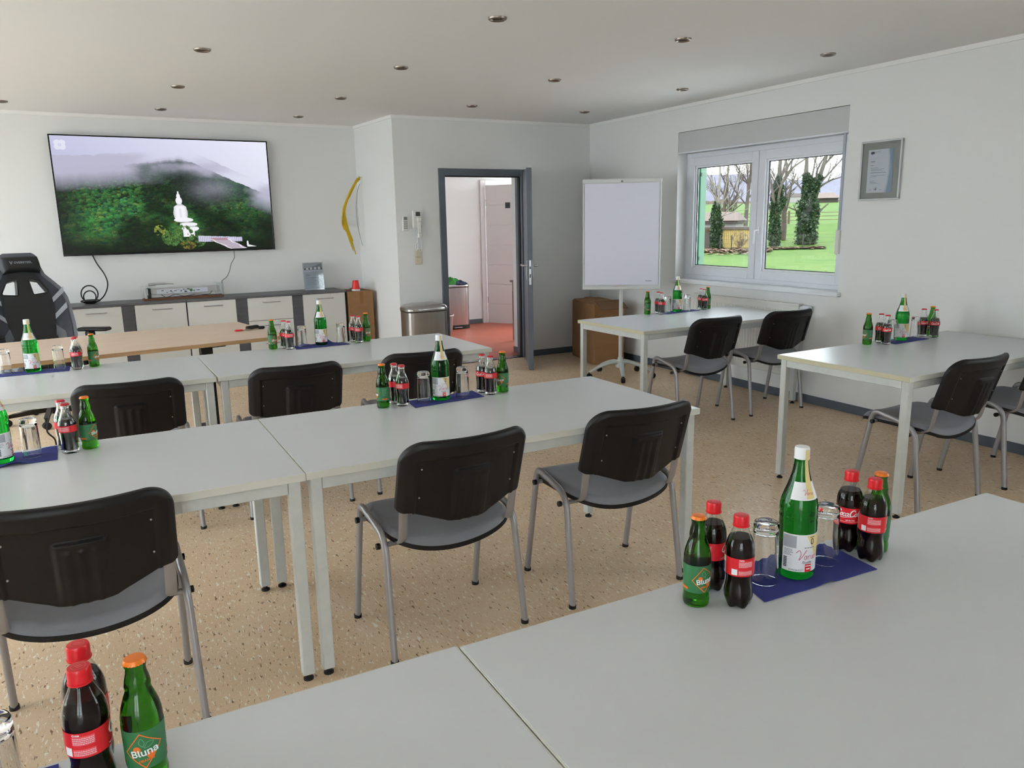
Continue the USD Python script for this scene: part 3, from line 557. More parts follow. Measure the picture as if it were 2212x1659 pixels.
def make_glass(label, loc, rz):
    t = thing('drinking_glass', label, 'glass', loc, rz, 'drinking glasses turned upside down')
    pr = [(.0280, .0005), (.0286, 0), (.0292, .0006), (.0264, .112), (.0258, .116), (.0262, .120), (.0258, .128), (.0240, .1318), (.0150, .1316), (.0120, .1295), (0, .1295), (0, .1150), (.0150, .1140), (.0222, .109), (.0236, .104), (.0280, .0005)]
    part(t, 'tumbler', lathe(pr, 40, lambda r, z, a: (r * (1 + (.010 * math.cos(10 * a) if .02 < z < .11 and r < .0258 and r > .02 else 0)), z)), 'clear_glass', 40); return t
def make_napkin(label, corners, seed, amp):
    """corners: front left, front right, back right, back left on the table top"""
    rng = np.random.default_rng(seed); n, m = 41, 21; U, V = np.meshgrid(np.linspace(0, 1, n), np.linspace(0, 1, m), indexing='ij')
    q = np.array(corners, float); Pq = ((1 - U) * (1 - V))[..., None] * q[0] + (U * (1 - V))[..., None] * q[1] + (U * V)[..., None] * q[2] + ((1 - U) * V)[..., None] * q[3]
    z = sum(a * np.exp(-((U - u) / s) ** 2) * np.clip((V - .62) / .38 if e > 0 else (.32 - V) / .32, 0, 1) ** 1.5 for u, s, a, e in amp) if amp else 0 * U
    z = z + .0012 * np.sin(9 * U + rng.uniform(0, 6)) ** 2 * (np.abs(V - .5) * 2) ** 2
    lo = np.stack([Pq[..., 0], Pq[..., 1], T + .0003 + z * .92], -1); hi = np.stack([Pq[..., 0], Pq[..., 1], T + .0022 + z], -1)
    solo('paper_napkin', gridshell(lo, hi), 'napkin_blue', label, 'napkin', 60, 'dark blue paper napkins')

KIND = {'water': make_water, 'bluna': make_bluna, 'coke': make_coke, 'pet': make_pet, 'glass': make_glass}
FIRST = {}
def put(kind, label, x, y, rz=0, on=0):
    rz = rz + math.atan2(-y, -x) + PI / 2      # turned from facing the near end of the room
    loc = (x, y, T + (.0036 if on else .0004))
    if kind not in FIRST: FIRST[kind] = KIND[kind](label, loc, rz)
    else: copy(FIRST[kind], label, loc, rz)
# nearest table, right group
G = 'in the right group on the nearest table'
put('bluna', 'green soda bottle at the left end of the foreground drinks, orange emblem showing', .994, 1.104, .62)
put('pet', 'plastic cola bottle at the back left of the foreground drinks, behind the green soda', 1.064, 1.138, 1.75)
put('pet', 'foremost plastic cola bottle left of the foreground glasses, showing small print', 1.060, 1.056, 2.75)
put('glass', 'upturned glass left of the large foreground water bottle', 1.178, 1.102, 0, 1)
put('water', 'large green water bottle in the foreground on the nearest table, white screw cap', 1.262, 1.094, .42, 1)
put('glass', 'upturned glass right of the large foreground water bottle', 1.363, 1.103, .3, 1)
put('pet', 'plastic cola bottle showing its white script logo, right of the foreground glasses', 1.467, 1.128, .0)
put('pet', 'plastic cola bottle with red cap foremost at the right end of the foreground drinks', 1.466, 1.066, 2.45)
put('bluna', 'green soda bottle half hidden behind the two colas at right in the foreground', 1.523, 1.094, -1.75)
make_napkin('dark blue napkin under the foreground water bottle on the nearest table', [(1.112, 1.034), (1.432, 1.020), (1.450, 1.178), (1.150, 1.194)], 1, [(.55, .05, .006, -1), (.60, .06, .01, 1)])
# nearest table, left group
put('pet', 'plastic cola bottle at the bottom left corner of the picture, foremost of two', -.080, 1.100, 2.05)
put('pet', 'plastic cola bottle at bottom left, behind another red-capped one', -.082, 1.166, 2.4)
put('bluna', 'green soda bottle at the bottom left of the picture with its whole emblem showing', -.0135, 1.094, -.08)
put('glass', 'upturned glass cut by the left edge at the bottom of the picture', -.190, 1.120, 0, 1)
make_napkin('dark blue napkin at the bottom left edge of the picture, mostly out of view', [(-.46, 1.05), (-.128, 1.06), (-.128, 1.185), (-.46, 1.20)], 2, [])
# middle row, right table
put('bluna', 'green soda bottle at the left end of the drinks on the middle right table', 1.008, 3.074, -1.45)
put('coke', 'glass cola bottle behind its twin, left on the middle right table', 1.078, 3.122, .9)
put('coke', 'glass cola bottle standing foremost left on the middle right table', 1.092, 3.066, 2.6)
put('glass', 'upturned glass left of the water bottle on the middle right table', 1.188, 3.062, .2, 1)
put('water', 'green water bottle on the middle right table in front of a black chair back', 1.270, 3.070, .12, 1)
put('glass', 'upturned glass right of the water bottle on the middle right table', 1.373, 3.067, .5, 1)
put('coke', 'glass cola bottle behind its twin, right on the middle right table', 1.496, 3.120, -.3)
put('coke', 'glass cola bottle standing foremost right on the middle right table', 1.508, 3.060, 2.9)
put('bluna', 'green soda bottle at the right end of the drinks on the middle right table', 1.576, 3.073, -.5)
make_napkin('dark blue napkin under the water bottle on the middle right table', [(1.117, 2.985), (1.456, 3.022), (1.462, 3.160), (1.130, 3.115)], 3, [(.42, .05, .012, 1)])
# middle row, left table
put('water', 'green water bottle cut by the left edge of the picture on the middle left table', -.352, 3.000, 1.0, 1)
put('glass', 'upturned glass on the middle left table near the left edge', -.262, 3.024, 0, 1)
put('coke', 'glass cola bottle behind its twin on the middle left table', -.163, 3.092, 1.2)
put('coke', 'glass cola bottle foremost on the middle left table', -.148, 3.022, 2.7)
put('bluna', 'green soda bottle on the middle left table in front of a chair back', -.087, 3.047, .95)
make_napkin('dark blue napkin on the middle left table, its front edge curling up', [(-.510, 2.925), (-.185, 2.939), (-.190, 3.105), (-.520, 3.10)], 4, [(.62, .10, .012, -1), (.95, .15, .006, 1)])
# far row, right table
put('bluna', 'green soda bottle at the left end of the drinks on the far right table', .929, 4.962, .55)
put('coke', 'glass cola bottle behind its twin, left on the far right table', 1.004, 4.966, .4)
put('coke', 'glass cola bottle foremost left on the far right table', 1.020, 4.902, 3.4)
put('glass', 'upturned glass left of the water bottle on the far right table', 1.106, 4.930, .1, 1)
put('water', 'green water bottle on the far right table in front of the white cabinet doors', 1.232, 4.950, .1, 1)
put('glass', 'upturned glass right of the water bottle on the far right table', 1.354, 4.926, .1, 1)
put('coke', 'glass cola bottle behind its twin, right on the far right table', 1.452, 4.975, .2)
put('coke', 'glass cola bottle foremost right on the far right table', 1.469, 4.908, 2.9)
put('bluna', 'green soda bottle at the right end of the drinks on the far right table', 1.533, 4.950, .5)
make_napkin('dark blue napkin with a raised wave on the far right table', [(1.048, 4.845), (1.396, 4.865), (1.379, 4.992), (1.060, 4.985)], 5, [(.62, .12, .040, 1), (.2, .10, .012, 1)])
# far row, left table
put('glass', 'upturned glass at the left edge on the far left table', -.488, 4.925, .1, 1)
put('water', 'green water bottle on the far left table in front of the gaming chair', -.363, 4.912, .0, 1)
put('glass', 'upturned glass right of the water bottle on the far left table', -.236, 4.905, .2, 1)
put('coke', 'glass cola bottle foremost on the far left table, right of the glass', -.151, 4.866, 3.0)
put('coke', 'glass cola bottle hidden behind its twin on the far left table', -.147, 4.932, .3)
put('bluna', 'green soda bottle at the right end of the drinks on the far left table', -.066, 4.910, .85)
make_napkin('dark blue napkin under the water bottle on the far left table', [(-.520, 4.830), (-.190, 4.830), (-.187, 4.955), (-.520, 4.95)], 6, [(.9, .12, .01, 1)])
# table under the window
U_ = 'on the table under the window'
put('bluna', 'green soda bottle at the left end of the drinks under the window', 3.912, 5.030, -1.5)
put('coke', 'glass cola bottle behind its twin, left on the table under the window', 4.028, 5.038, 1.0)
put('coke', 'glass cola bottle foremost left on the table under the window', 4.010, 4.972, 2.7)
put('glass', 'left glass of the upturned pair left of the water bottle under the window', 4.078, 4.985, .1, 1)
put('glass', 'right glass of the upturned pair left of the water bottle under the window', 4.122, 5.032, .1, 1)
put('water', 'green water bottle in front of the window sill on the table under the window', 4.212, 5.022, .1, 1)
put('glass', 'left glass of the upturned pair right of the water bottle under the window', 4.276, 4.975, .1, 1)
put('glass', 'right glass of the upturned pair right of the water bottle under the window', 4.322, 5.028, .1, 1)
put('coke', 'glass cola bottle at back right on the table under the window', 4.500, 5.058, 2.8)
put('coke', 'glass cola bottle foremost right on the table under the window', 4.482, 4.996, .1)
put('bluna', 'green soda bottle at the right end of the drinks under the window', 4.556, 5.040, -1.0)
make_napkin('dark blue napkin on the table under the window', [(4.042, 4.925), (4.415, 4.970), (4.395, 5.078), (4.030, 5.065)], 7, [])
# right-hand table
put('bluna', 'green soda bottle at the left end of the drinks on the right-hand table', 4.020, 3.056, -.95)
put('coke', 'glass cola bottle behind its twin, left on the right-hand table', 4.146, 3.066, .3)
put('coke', 'glass cola bottle foremost left on the right-hand table, script logo showing', 4.118, 3.002, .05)
put('glass', 'upturned glass left of the water bottle on the right-hand table', 4.214, 3.036, .1, 1)
put('water', 'green water bottle on the right-hand table before the bare wall', 4.312, 3.045, .1, 1)
put('glass', 'upturned glass right of the water bottle on the right-hand table', 4.446, 3.046, .1, 1)
put('coke', 'glass cola bottle behind the right glass on the right-hand table', 4.566, 3.078, .4)
put('coke', 'glass cola bottle foremost right on the right-hand table, script logo showing', 4.588, 3.014, .05)
put('bluna', 'green soda bottle hidden behind the rightmost cola on the right-hand table', 4.640, 3.070, -1.0)
make_napkin('dark blue napkin on the right-hand table', [(4.150, 2.960), (4.490, 2.980), (4.500, 3.098), (4.178, 3.092)], 8, [])

# ------------------------------------------------------------ screen on the back wall
def paint_screen(w=560, h=315):
    rng = np.random.default_rng(5); V, U = np.meshgrid((np.arange(h) + .5) / h, (np.arange(w) + .5) / w, indexing='ij')
    n3 = lambda sx, sy, seed, o=5: meshkit.fbm(np.stack([U * sx, V * sy, 0 * U], -1), o, seed)
    S = lambda x, a, b: np.clip((x - a) / (b - a), 0, 1) ** 2 * (3 - 2 * np.clip((x - a) / (b - a), 0, 1))
    sky = np.stack([.52 + .26 * U, .53 + .26 * U, .72 + .20 * U], -1) * (1 - .25 * V)[..., None]; img = sky.copy()
    ridge = np.interp(U, [0, .2, .42, .55, .62, .72, .82, .92, 1.0], [.27, .25, .21, .175, .20, .285, .37, .44, .50]) + .035 * (n3(34, 2, 3) - .5)
    forest = V > ridge; img[forest] = (.006, .022, .010)
    big, fine = n3(7, 5, 9, 4), n3(210, 130, 12, 3)
    light = .20 + 1.9 * S(big, .30, .72) * (.35 + .85 * np.exp(-((U - .36) / .30) ** 2 - ((V - .66) / .20) ** 2) + .30 * np.exp(-((U - .88) / .12) ** 2 - ((V - .78) / .12) ** 2))
    N = 7000; cu = rng.uniform(-.02, 1.02, N); cv = rng.uniform(.15, 1.05, N)
    for i in np.argsort(cv):
        d = np.clip((cv[i] - .2) / .8, 0, 1); r = (.005 + .017 * d ** 1.4) * rng.uniform(.5, 1.5)
        if cv[i] < np.interp(cu[i], [0, .3, .55, .72, 1], [.27, .24, .18, .29, .50]): continue
        x0, x1, y0, y1 = max(int((cu[i] - r) * w), 0), int((cu[i] + r) * w) + 2, max(int((cv[i] - r * 1.5) * h), 0), int((cv[i] + r * 1.5) * h) + 2
        su, sv = (U[y0:y1, x0:x1] - cu[i]) / r, (V[y0:y1, x0:x1] - cv[i]) / (r * 1.45)
        if su.size == 0: continue
        q = su ** 2 + sv ** 2 + 1.3 * (fine[y0:y1, x0:x1] - .5); lum = np.clip(.42 - .60 * sv - .25 * su, 0.01, 1.3) * light[y0:y1, x0:x1]
        hue = rng.random(); base = np.array([.030, .150, .030]) if hue < .6 else (np.array([.085, .170, .035]) if hue < .8 else np.array([.012, .085, .045])); k = q < .8
        img[y0:y1, x0:x1][k] = (lum[..., None] * base * rng.uniform(.5, 1.3))[k]
    far = S(V, ridge + .22, ridge + .02); img = np.where(forest[..., None], img * (.25 + 1.5 * fine)[..., None], img)
    img = np.where(forest[..., None], img * (1 - .35 * far)[..., None] + far[..., None] * np.array([.018, .040, .032]), img)
    img = np.where(forest[..., None], img * (1 - .85 * S(V + .10 * (big - .5), .80, 1.0))[..., None] * (1 - .7 * S(U, .12, 0))[..., None] * (1 - .55 * S(U, .70, .80) * S(V, .55, .75))[..., None], sky)
    m = np.clip(1.25 - (V - ridge) / .16, 0, 1) * S(n3(4, 4, 31, 5) + .35 * (.62 - U), .30, .68) * (V > ridge - .10) * S(V, .10, .17)
    m = np.maximum(m, .75 * np.exp(-((V - ridge) / .022) ** 2) * S(U, .72, .55)); m = np.maximum(m, .34 * np.exp(-((U - .70) / .10) ** 2 - ((V - .44) / .10) ** 2) * (.4 + 1.2 * big)); m = np.clip(m, 0, .97)[..., None]
    img = img * (1 - m) + m * np.array([.46, .45, .58])
    E_ = lambda cx, cy, rx, ry: ((U - cx) / rx) ** 2 + ((V - cy) / ry) ** 2 < 1
    wht = E_(.5385, .548, .0150, .036) | E_(.5375, .505, .0085, .024) | ((np.abs(U - .5375) < .0035) & (V > .465) & (V < .52)) | (E_(.5415, .66, .034, .085) & (V < .715)) | E_(.541, .612, .030, .028) | E_(.553, .722, .046, .022) | E_(.575, .762, .042, .020) | E_(.581, .802, .042, .026) | ((np.abs(U - .572) < .028) & (V > .8) & (V < .875))
    sh = .90 * (1 - .30 * S(np.abs(U - .541), .016, .034) * (V < .70)) * (1 - .45 * np.exp(-((V - .744) / .006) ** 2)) * (1 - .45 * np.exp(-((V - .782) / .006) ** 2)) * (1 - .35 * np.exp(-((V - .585) / .008) ** 2)) * (1 - .2 * np.exp(-((U - .5415) / .004) ** 2) * (V > .62) * (V < .7)); img[wht] = np.stack([sh * .95, sh * .94, sh * 1.0], -1)[wht]
    tr = (E_(.545, .86, .05, .095) | E_(.49, .87, .05, .09) | E_(.615, .915, .035, .055)) & (n3(60, 40, 44, 4) > .44); lf = (.2 + 2.9 * n3(190, 110, 45, 2) ** 1.6)[..., None]; img[tr] = (np.array([.055, .125, .030]) * lf)[tr]
    yl = E_(.435, .815, .028, .05) & (n3(80, 50, 46, 3) > .47); img[yl] = (np.array([.16, .20, .03]) * lf)[yl]; yl = E_(.56, .955, .04, .04) & (n3(80, 50, 47, 3) > .46); img[yl] = (np.array([.11, .10, .02]) * lf)[yl]
    deck = (V > .868 + .10 * (U - .61)) & (V < .925 + .02 * (U - .61)) & (U > .615) & (U < .835); img[deck] = (np.array([.55, .54, .70]) * (.75 + .5 * (np.sin(U * 700) > .2))[..., None])[deck]
    pink = (V > .890 + .02 * (U - .64)) & (V < .925) & (U > .675) & (U < .765); img[pink] = (.40, .25, .31)
    st = (U > .685 + (V - .92) * 1.1) & (U < .765 + (V - .90) * .95) & (V > .918); img[st] = (np.array([.46, .39, .48]) * (.85 + .25 * (np.sin(V * 520) > 0))[..., None])[st]
    for off, c in ((.676, 1.1), (.760, .95)):
        ln = (np.abs(U - (off + (V - .905) * c + .005 * np.sin((V - .9) * 130))) < .004) & (V > .902); img[ln] = (.80, .78, .82)
    hd = E_(.862, .955, .005, .028) | ((V > .962 + (U - .865) * .5) & (U > .862) & (U < .912) & (V < .985)); img[hd] = (.80, .80, .82)
    mk = E_(.030, .060, .015, .024) | E_(.050, .060, .015, .024) | E_(.030, .094, .015, .024) | E_(.050, .094, .015, .024); mk &= ~(E_(.040, .077, .007, .011) & ~E_(.040, .077, .0035, .006)); img[mk] = .35 * img[mk] + .65 * np.array([.80, .83, .88])
    return np.clip(img * .97, 0, 1)
tvw, tvz0, tvz1, tvs = 1.905, 1.238, 2.308, 1.280
tv = thing('television', 'large flat television showing a white seated statue on a misty forest hill', 'television', W(tvs, 0), TH)
part(tv, 'housing', box(-tvw / 2, tvw / 2, -.068, -.035, tvz0, tvz1, .004), 'gloss_black', False)
part(tv, 'wall_mount', cat(box(-.35, .35, -.036, 0, 1.55, 1.62), box(-.35, .35, -.036, 0, 1.9, 1.97), box(-.3, -.26, -.04, -.002, 1.5, 2.05), box(.26, .3, -.04, -.002, 1.5, 2.05)), 'cable_black', False)
bz = .011
part(tv, 'bezel', cat(box(-tvw / 2, tvw / 2, -.072, -.066, tvz1 - bz, tvz1, .001), box(-tvw / 2, tvw / 2, -.072, -.066, tvz0, tvz0 + .022, .001), box(-tvw / 2, -tvw / 2 + bz, -.072, -.066, tvz0 + .022, tvz1 - bz, .001), box(tvw / 2 - bz, tvw / 2, -.072, -.066, tvz0 + .022, tvz1 - bz, .001)), 'gloss_black', False)
pic = paint_screen(); hh, ww = pic.shape[:2]
gx, gz = np.meshgrid(np.linspace(-tvw / 2 + bz, tvw / 2 - bz, ww), np.linspace(tvz1 - bz, tvz0 + .022, hh))
scr = np.stack([gx, np.full_like(gx, -.0695), gz], -1).reshape(-1, 3); ii = np.arange(hh * ww).reshape(hh, ww); a_, b_, c_, d_ = ii[:-1, :-1].ravel(), ii[1:, :-1].ravel(), ii[1:, 1:].ravel(), ii[:-1, 1:].ravel()
sp = numbered(tv, 'screen'); sm_ = usdkit.mesh(stage, sp, (scr, np.vstack([np.stack([a_, b_, c_], 1), np.stack([a_, c_, d_], 1)])), MATS['tv_picture'], smooth=False)
UsdGeom.PrimvarsAPI(sm_).CreatePrimvar('picture', Sdf.ValueTypeNames.Color3fArray, 'vertex').Set(Vt.Vec3fArray.FromNumpy(pic.reshape(-1, 3).astype(np.float32)))
# leads under the screen
def wpts(ps): return [W(*p) for p in ps]
c1 = thing('power_cable', 'thick black lead hanging from the television and coiled on the left sideboard', 'cable')
part(c1, 'lead', tube(spline(wpts([(.555, .02, 1.26), (.59, .03, 1.16), (.64, .05, 1.06), (.655, .08, .97), (.62, .12, .88), (.56, .16, .825), (.50, .18, .812)]), 8), .0055, 8), 'cable_black')
loops = []
for k in range(5):
    t_ = np.linspace(0, 2 * PI, 20); r_ = .055 + .012 * k; q = [(.49 + r_ * math.cos(a) * .75, .19 + .012 * k + .02 * math.sin(a), .808 + r_ * .9 * (1 + math.sin(a)) * (.95 if k in (1, 3) else .12) + .004 * k) for a in t_]
    part(c1, 'coil', tube(wpts(q), .0055, 7), 'cable_black')
c2 = solo('thin_cable', tube(spline(wpts([(1.828, .03, 1.25), (1.826, .03, 1.17), (1.79, .04, 1.11), (1.765, .05, 1.04), (1.73, .08, .985), (1.672, .13, .952), (1.655, .18, .935)]), 8), .003, 7), 'cable_grey', 'thin grey lead from the television down to the acrylic display device', 'cable')

# ------------------------------------------------------------ sideboards along the back wall
def sideboard(label, s0, s1, fronts):
    c = (s0 + s1) / 2; t = thing('sideboard', label, 'cabinet', W(c, .005), TH, 'dark grey sideboards with white fronts'); X = lambda s: s - c
    D = .40
    part(t, 'top', box(X(s0), X(s1), -D - .012, 0, .785, .805, .002), 'sideboard_top', False)
    part(t, 'carcass', cat(box(X(s0) + .001, X(s0) + .019, -D + .018, 0, .004, .785), box(X(s1) - .019, X(s1) - .001, -D + .018, 0, .004, .785), box(X(s0) + .019, X(s1) - .019, -.02, -.002, .004, .785), box(X(s0) + .019, X(s1) - .019, -D + .02, -.02, .035, .053), box(X(s0) + .019, X(s1) - .019, -D + .04, -D + .055, .004, .035)), 'sideboard_dark', False)
    prev = s0 + .001
    for kind, a, b in fronts:
        if a - prev > .02: part(t, 'filler_panel', box(X(prev), X(a) - .002, -D, -D + .018, .04, .784, .001), 'sideboard_dark', False)
        zs = [(.04, .782)] if kind == 'door' else [(.556, .782), (.374, .552), (.04, .370)]
        for z0, z1 in zs:
            p = part(t, kind, box(X(a), X(b), -D, -D + .018, z0, z1, .0015), 'sideboard_front', False)
            m = (a + b) / 2 + .012; hz = z1 - .048
            part(p, 'handle', tube(fillet([(X(m) - .083, -D, hz), (X(m) - .083, -D - .026, hz), (X(m) + .083, -D - .026, hz), (X(m) + .083, -D, hz)], .012, 4), .0045, 8), 'steel_handle', 50)
        prev = b
    if s1 - prev > .02: part(t, 'filler_panel', box(X(prev) + .002, X(s1) - .001, -D, -D + .018, .04, .784, .001), 'sideboard_dark', False)
sideboard('dark sideboard with white doors at left, running behind the gaming chair', -.40, 1.279, [('door', -.27, .172), ('door', .283, .724), ('door', .833, 1.274)])
sideboard('dark sideboard with white doors and drawers at right, next to the cardboard box', 1.281, 2.845, [('door', 1.286, 1.728), ('drawer', 1.839, 2.279), ('door', 2.387, 2.830)])
# acrylic display model with aluminium rail
t = thing('display_device', 'clear and silver device with a lever and printed strip on a wooden plank', 'device', W(1.29, .20, .805), TH)
part(t, 'plank', box(-.36, .36, -.07, .07, 0, .018, .002), 'wood_brown', False)
part(t, 'rail', box(-.32, .33, -.035, .035, .050, .108, .003), 'alu', False)
ls = part(t, 'printed_strip', box(-.24, .22, -.0362, -.035, .055, .098), 'paper_white', False)
rng = random.Random(3); gs = [sbox(x, z, x + rng.uniform(.006, .02), z + rng.uniform(.003, .009)) for x, z in [(rng.uniform(-.20, .13), rng.uniform(.060, .088)) for _ in range(26)]]
part(ls, 'print', mv(upright(extr(unary_union(gs), .0003)), (0, -.0362, 0)), 'ink_dark', False)
part(ls, 'green_symbol', mv(upright(extr(unary_union([sbox(.055, .078, .08, .092), Point(.0675, .074).buffer(.011)]), .0003)), (0, -.0365, 0)), 'towel_green', False)
part(t, 'end_block', box(-.29, -.315, -.05, .05, .018, .112, .002), 'cable_black', False)
for a, b in ((-.365, -.335), (.30, .365)): part(t, 'acrylic_bracket', box(a, b, -.06, .06, .018, .138, .003), 'acrylic', False)
part(t, 'bracket_plate', cat(box(-.345, -.325, -.062, -.058, .02, .12, .001), box(.34, .355, -.062, -.058, .03, .13, .001)), 'alu', False)
lv = part(t, 'lever', tube(spline([(-.30, 0, .145), (-.24, 0, .150), (-.15, 0, .150), (-.08, 0, .143)], 6), [.014] * 7 + [.010] * 6 + [.005] * 6, 8), 'alu', 50)
part(t, 'lever_mount', box(-.33, -.24, -.02, .02, .108, .140, .005), 'acrylic', False)
part(t, 'wire', tube(spline([(-.2, -.045, .05), (-.16, -.05, .024), (-.08, -.05, .045), (.0, -.05, .026), (.1, -.05, .038), (.22, -.045, .03), (.26, -.04, .06)], 6), .0022, 6), 'cable_black')
# brochure stand
t = thing('brochure_stand', 'upright information card in a clear stand on the sideboard, car picture on top', 'sign', W(2.58, .19, .805), TH)
lean = -.10
def leaned(m): return mv(m, rx=lean)
part(t, 'card', leaned(box(-.102, .102, -.0015, .0015, .004, .288)), 'paper_white', False)
part(t, 'stand', leaned(cat(box(-.106, .106, -.005, -.0035, 0, .290), box(-.106, .106, .0035, .005, 0, .290))), 'acrylic', False)
part(t, 'foot', box(-.106, .106, -.005, .09, 0, .004, .001), 'acrylic', False)
F = lambda poly, d=.0018: leaned(mv(upright(extr(poly, .0003)), (0, -d + .0003, 0)))
part(t, 'picture_sky', F(sbox(-.098, .212, .098, .284)), 'label_grey', False)
part(t, 'picture_roof', F(Polygon([(-.04, .232), (.098, .232), (.098, .276), (.09, .276)]), .0021), 'ink_grey', False)
part(t, 'picture_street', F(sbox(-.09, .212, .098, .232), .0021), 'ink_dark', False)
for k in range(4): part(t, 'picture_car', F(unary_union([Polygon([(-.075 + .042 * k, .216), (-.045 + .042 * k, .216), (-.045 + .042 * k, .224 + .001 * k), (-.052 + .042 * k, .236 + .002 * k), (-.066 + .042 * k, .236 + .002 * k), (-.075 + .042 * k, .224)])]), .0024), 'label_white', False)
part(t, 'text_panel', F(sbox(-.098, .014, .098, .196), .0018), 'paper_blue', False)
part(t, 'small_print', F(affinity.translate(unary_union([sbox(-.08, .168, -.045, .172), sbox(-.08, .156, -.03, .160), sbox(-.08, .146, -.045, .150), sbox(-.08, .126, .075, .131)] + [sbox(-.078, .112 - .011 * k, (.07, .05, .066, .06, .07, .03)[k], .1145 - .011 * k) for k in range(6)] + [sbox(.02, .022, .08, .0255)]), 0, 0), .0021), 'ink_grey', False)
# tall cardboard box and the cup on its rim
t = thing('cardboard_box', 'tall open brown cardboard box in the corner right of the sideboard', 'box', W(2.998, .25), TH)
bw_, bd_, bh_ = .136, .17, .785
part(t, 'side', box(-bw_, bw_, -bd_, -bd_ + .005, 0, bh_, .001), 'cardboard', False); part(t, 'side', box(-bw_, bw_, bd_ - .005, bd_, 0, bh_, .001), 'cardboard', False)
for s in (-1, 1): part(t, 'side', box(s * bw_, s * (bw_ - .005), -bd_ + .005, bd_ - .005, 0, bh_, .001), 'cardboard', False)
part(t, 'bottom', box(-bw_ + .005, bw_ - .005, -bd_ + .005, bd_ - .005, 0, .006), 'cardboard', False)
part(t, 'flap', mv(box(-bw_ + .006, bw_ - .006, 0, .12, -.004, 0), (0, -bd_ + .005, bh_ - .001)), 'cardboard_dark', False)
part(t, 'tape', box(-.012, .026, -bd_ - .0012, -bd_, .655, .783), 'packing_tape', False)
pb = trimesh.creation.icosphere(3, .085); v = np.asarray(pb.vertices); pb.vertices = v * (1 + .5 * (meshkit.fbm(v * 26 + 5, 3) - .5))[:, None] * (1.15, .8, .62)
solo('packing_paper', mv(pb, W(3.03, .18, .755)), 'cardboard_dark', 'crumpled brown packing paper poking out of the tall cardboard box', 'paper', 20)
t = thing('paper_cup', 'red paper cup with white rim upside down on the tall cardboard box', 'cup', W(2.972, .355, bh_ + .0005))
part(t, 'cup', lathe([(.0420, .018), (.0425, .022), (.0300, .108), (.0290, .110), (.0280, .108), (0, .106)], 32), 'red_cup'); part(t, 'rim', lathe([(.0415, .002), (.0445, 0), (.0450, .003), (.0430, .019), (.0420, .020), (.0412, .016)], 32), 'cup_rim')
# bundle of yellow leads on a hook in the corner
t = thing('cable_bundle', 'bundle of yellow leads hanging from a hook in the corner', 'cable')
hk = np.array([2.603, 8.270, 1.965])
part(t, 'hook', tube([hk + (.012, 0, .0), hk + (-.02, -.004, 0), hk + (-.028, -.005, .012)], .004, 7), 'chrome')
rng = random.Random(11)
for k in range(13):
    zend = [1.44, 1.46, 1.40, 1.38, 1.30, 1.28, 1.24, 1.22, 1.20, 1.47, 1.42, 1.26, 1.16][k]; f_ = (1.52 - zend) / .36
    xs_ = 2.352 + rng.uniform(-.008, .03) + .04 * max(f_, 0); j = lambda s: rng.uniform(-s, s)
    ps = [hk + (-.02, -.004 - .003 * (k % 4), -.006 * (k % 5)), np.array([2.545 + j(.008), 8.262 + j(.01), 1.925 + j(.012)]), np.array([2.462 + j(.012), 8.255 + j(.012), 1.80 + j(.012)]), np.array([2.388 + j(.012) + .25 * (xs_ - 2.36), 8.250 + j(.012), 1.64]), np.array([xs_, 8.248 + j(.012), 1.50])]
    if f_ > .1: ps.append(np.array([xs_ + .09 * f_ + j(.006), 8.248 + j(.01), zend]))
    part(t, 'lead', tube(spline(ps, 7), .0052, 7), 'cable_yellow')
solo('grey_wire', tube(spline([hk + (-.02, .0, -.07), (2.558, 8.272, 1.84), (2.528, 8.27, 1.66), (2.532, 8.27, 1.48), (2.556, 8.27, 1.33), (2.575, 8.27, 1.25)], 8), .0028, 7), 'cable_silver', 'single thin grey wire hanging beside the yellow leads', 'cable')

# ------------------------------------------------------------ wooden desk and what stands at it
DR = math.radians(9.0); dex = np.array([math.cos(DR), math.sin(DR)]); dey = np.array([-math.sin(DR), math.cos(DR)]); dc = np.array([1.095, 5.335]) - dex * .9 + dey * .51
t = thing('desk', 'light oak desk with black legs in front of the television', 'desk', (*dc, 0), DR)
tp = part(t, 'desk_top', box(-.898, .898, -.508, .508, .723, .748, .001), 'oak_desk', False)
part(tp, 'edge_band', cat(box(-.9, .9, -.51, -.508, .7235, .7476), box(-.9, .9, .508, .51, .7235, .7476)), 'oak_edge', False)
part(tp, 'edge_band', cat(box(-.9, -.898, -.508, .508, .7235, .7476), box(.898, .9, -.508, .508, .7235, .7476)), 'oak_edge', False)
for s, x in ((-1, -.78), (1, .50)):
    lg = part(t, 'leg', box(x - .04, x + .04, -.03, .03, .03, .69, .004), 'rubber_black', False)
    part(lg, 'leg_foot', box(x - .04, x + .04, -.34, .34, .008, .032, .004), 'rubber_black', False)
    part(lg, 'leg_bracket', box(x - .045, x + .045, -.33, .33, .69, .7225, .004), 'rubber_black', False)
part(t, 'crossbeam', box(-.74, .46, -.02, .02, .66, .70, .003), 'rubber_black', False)
part(t, 'desk_adapter', cat(box(.23, .30, -.28, -.24, .692, .7225, .004), tube(spline([(.30, -.26, .70), (.335, -.26, .702), (.345, -.26, .7225)], 6), .004, 7)), 'rubber_black', 40)
solo('cable', tube(spline([(-.315, 5.45, .7225), (-.335, 5.50, .42), (-.385, 5.55, .25), (-.348, 5.56, .17), (-.36, 5.58, .05), (-.40, 5.60, .0065), (-.50, 5.75, .006)], 8), .005, 7), 'cable_black', 'black cord dangling from the oak desk to the floor', 'cable')
t = thing('key_bunch', 'bunch of keys with red tag and black fob on the oak desk', 'keys', (.915, 5.765, .7484), .35)
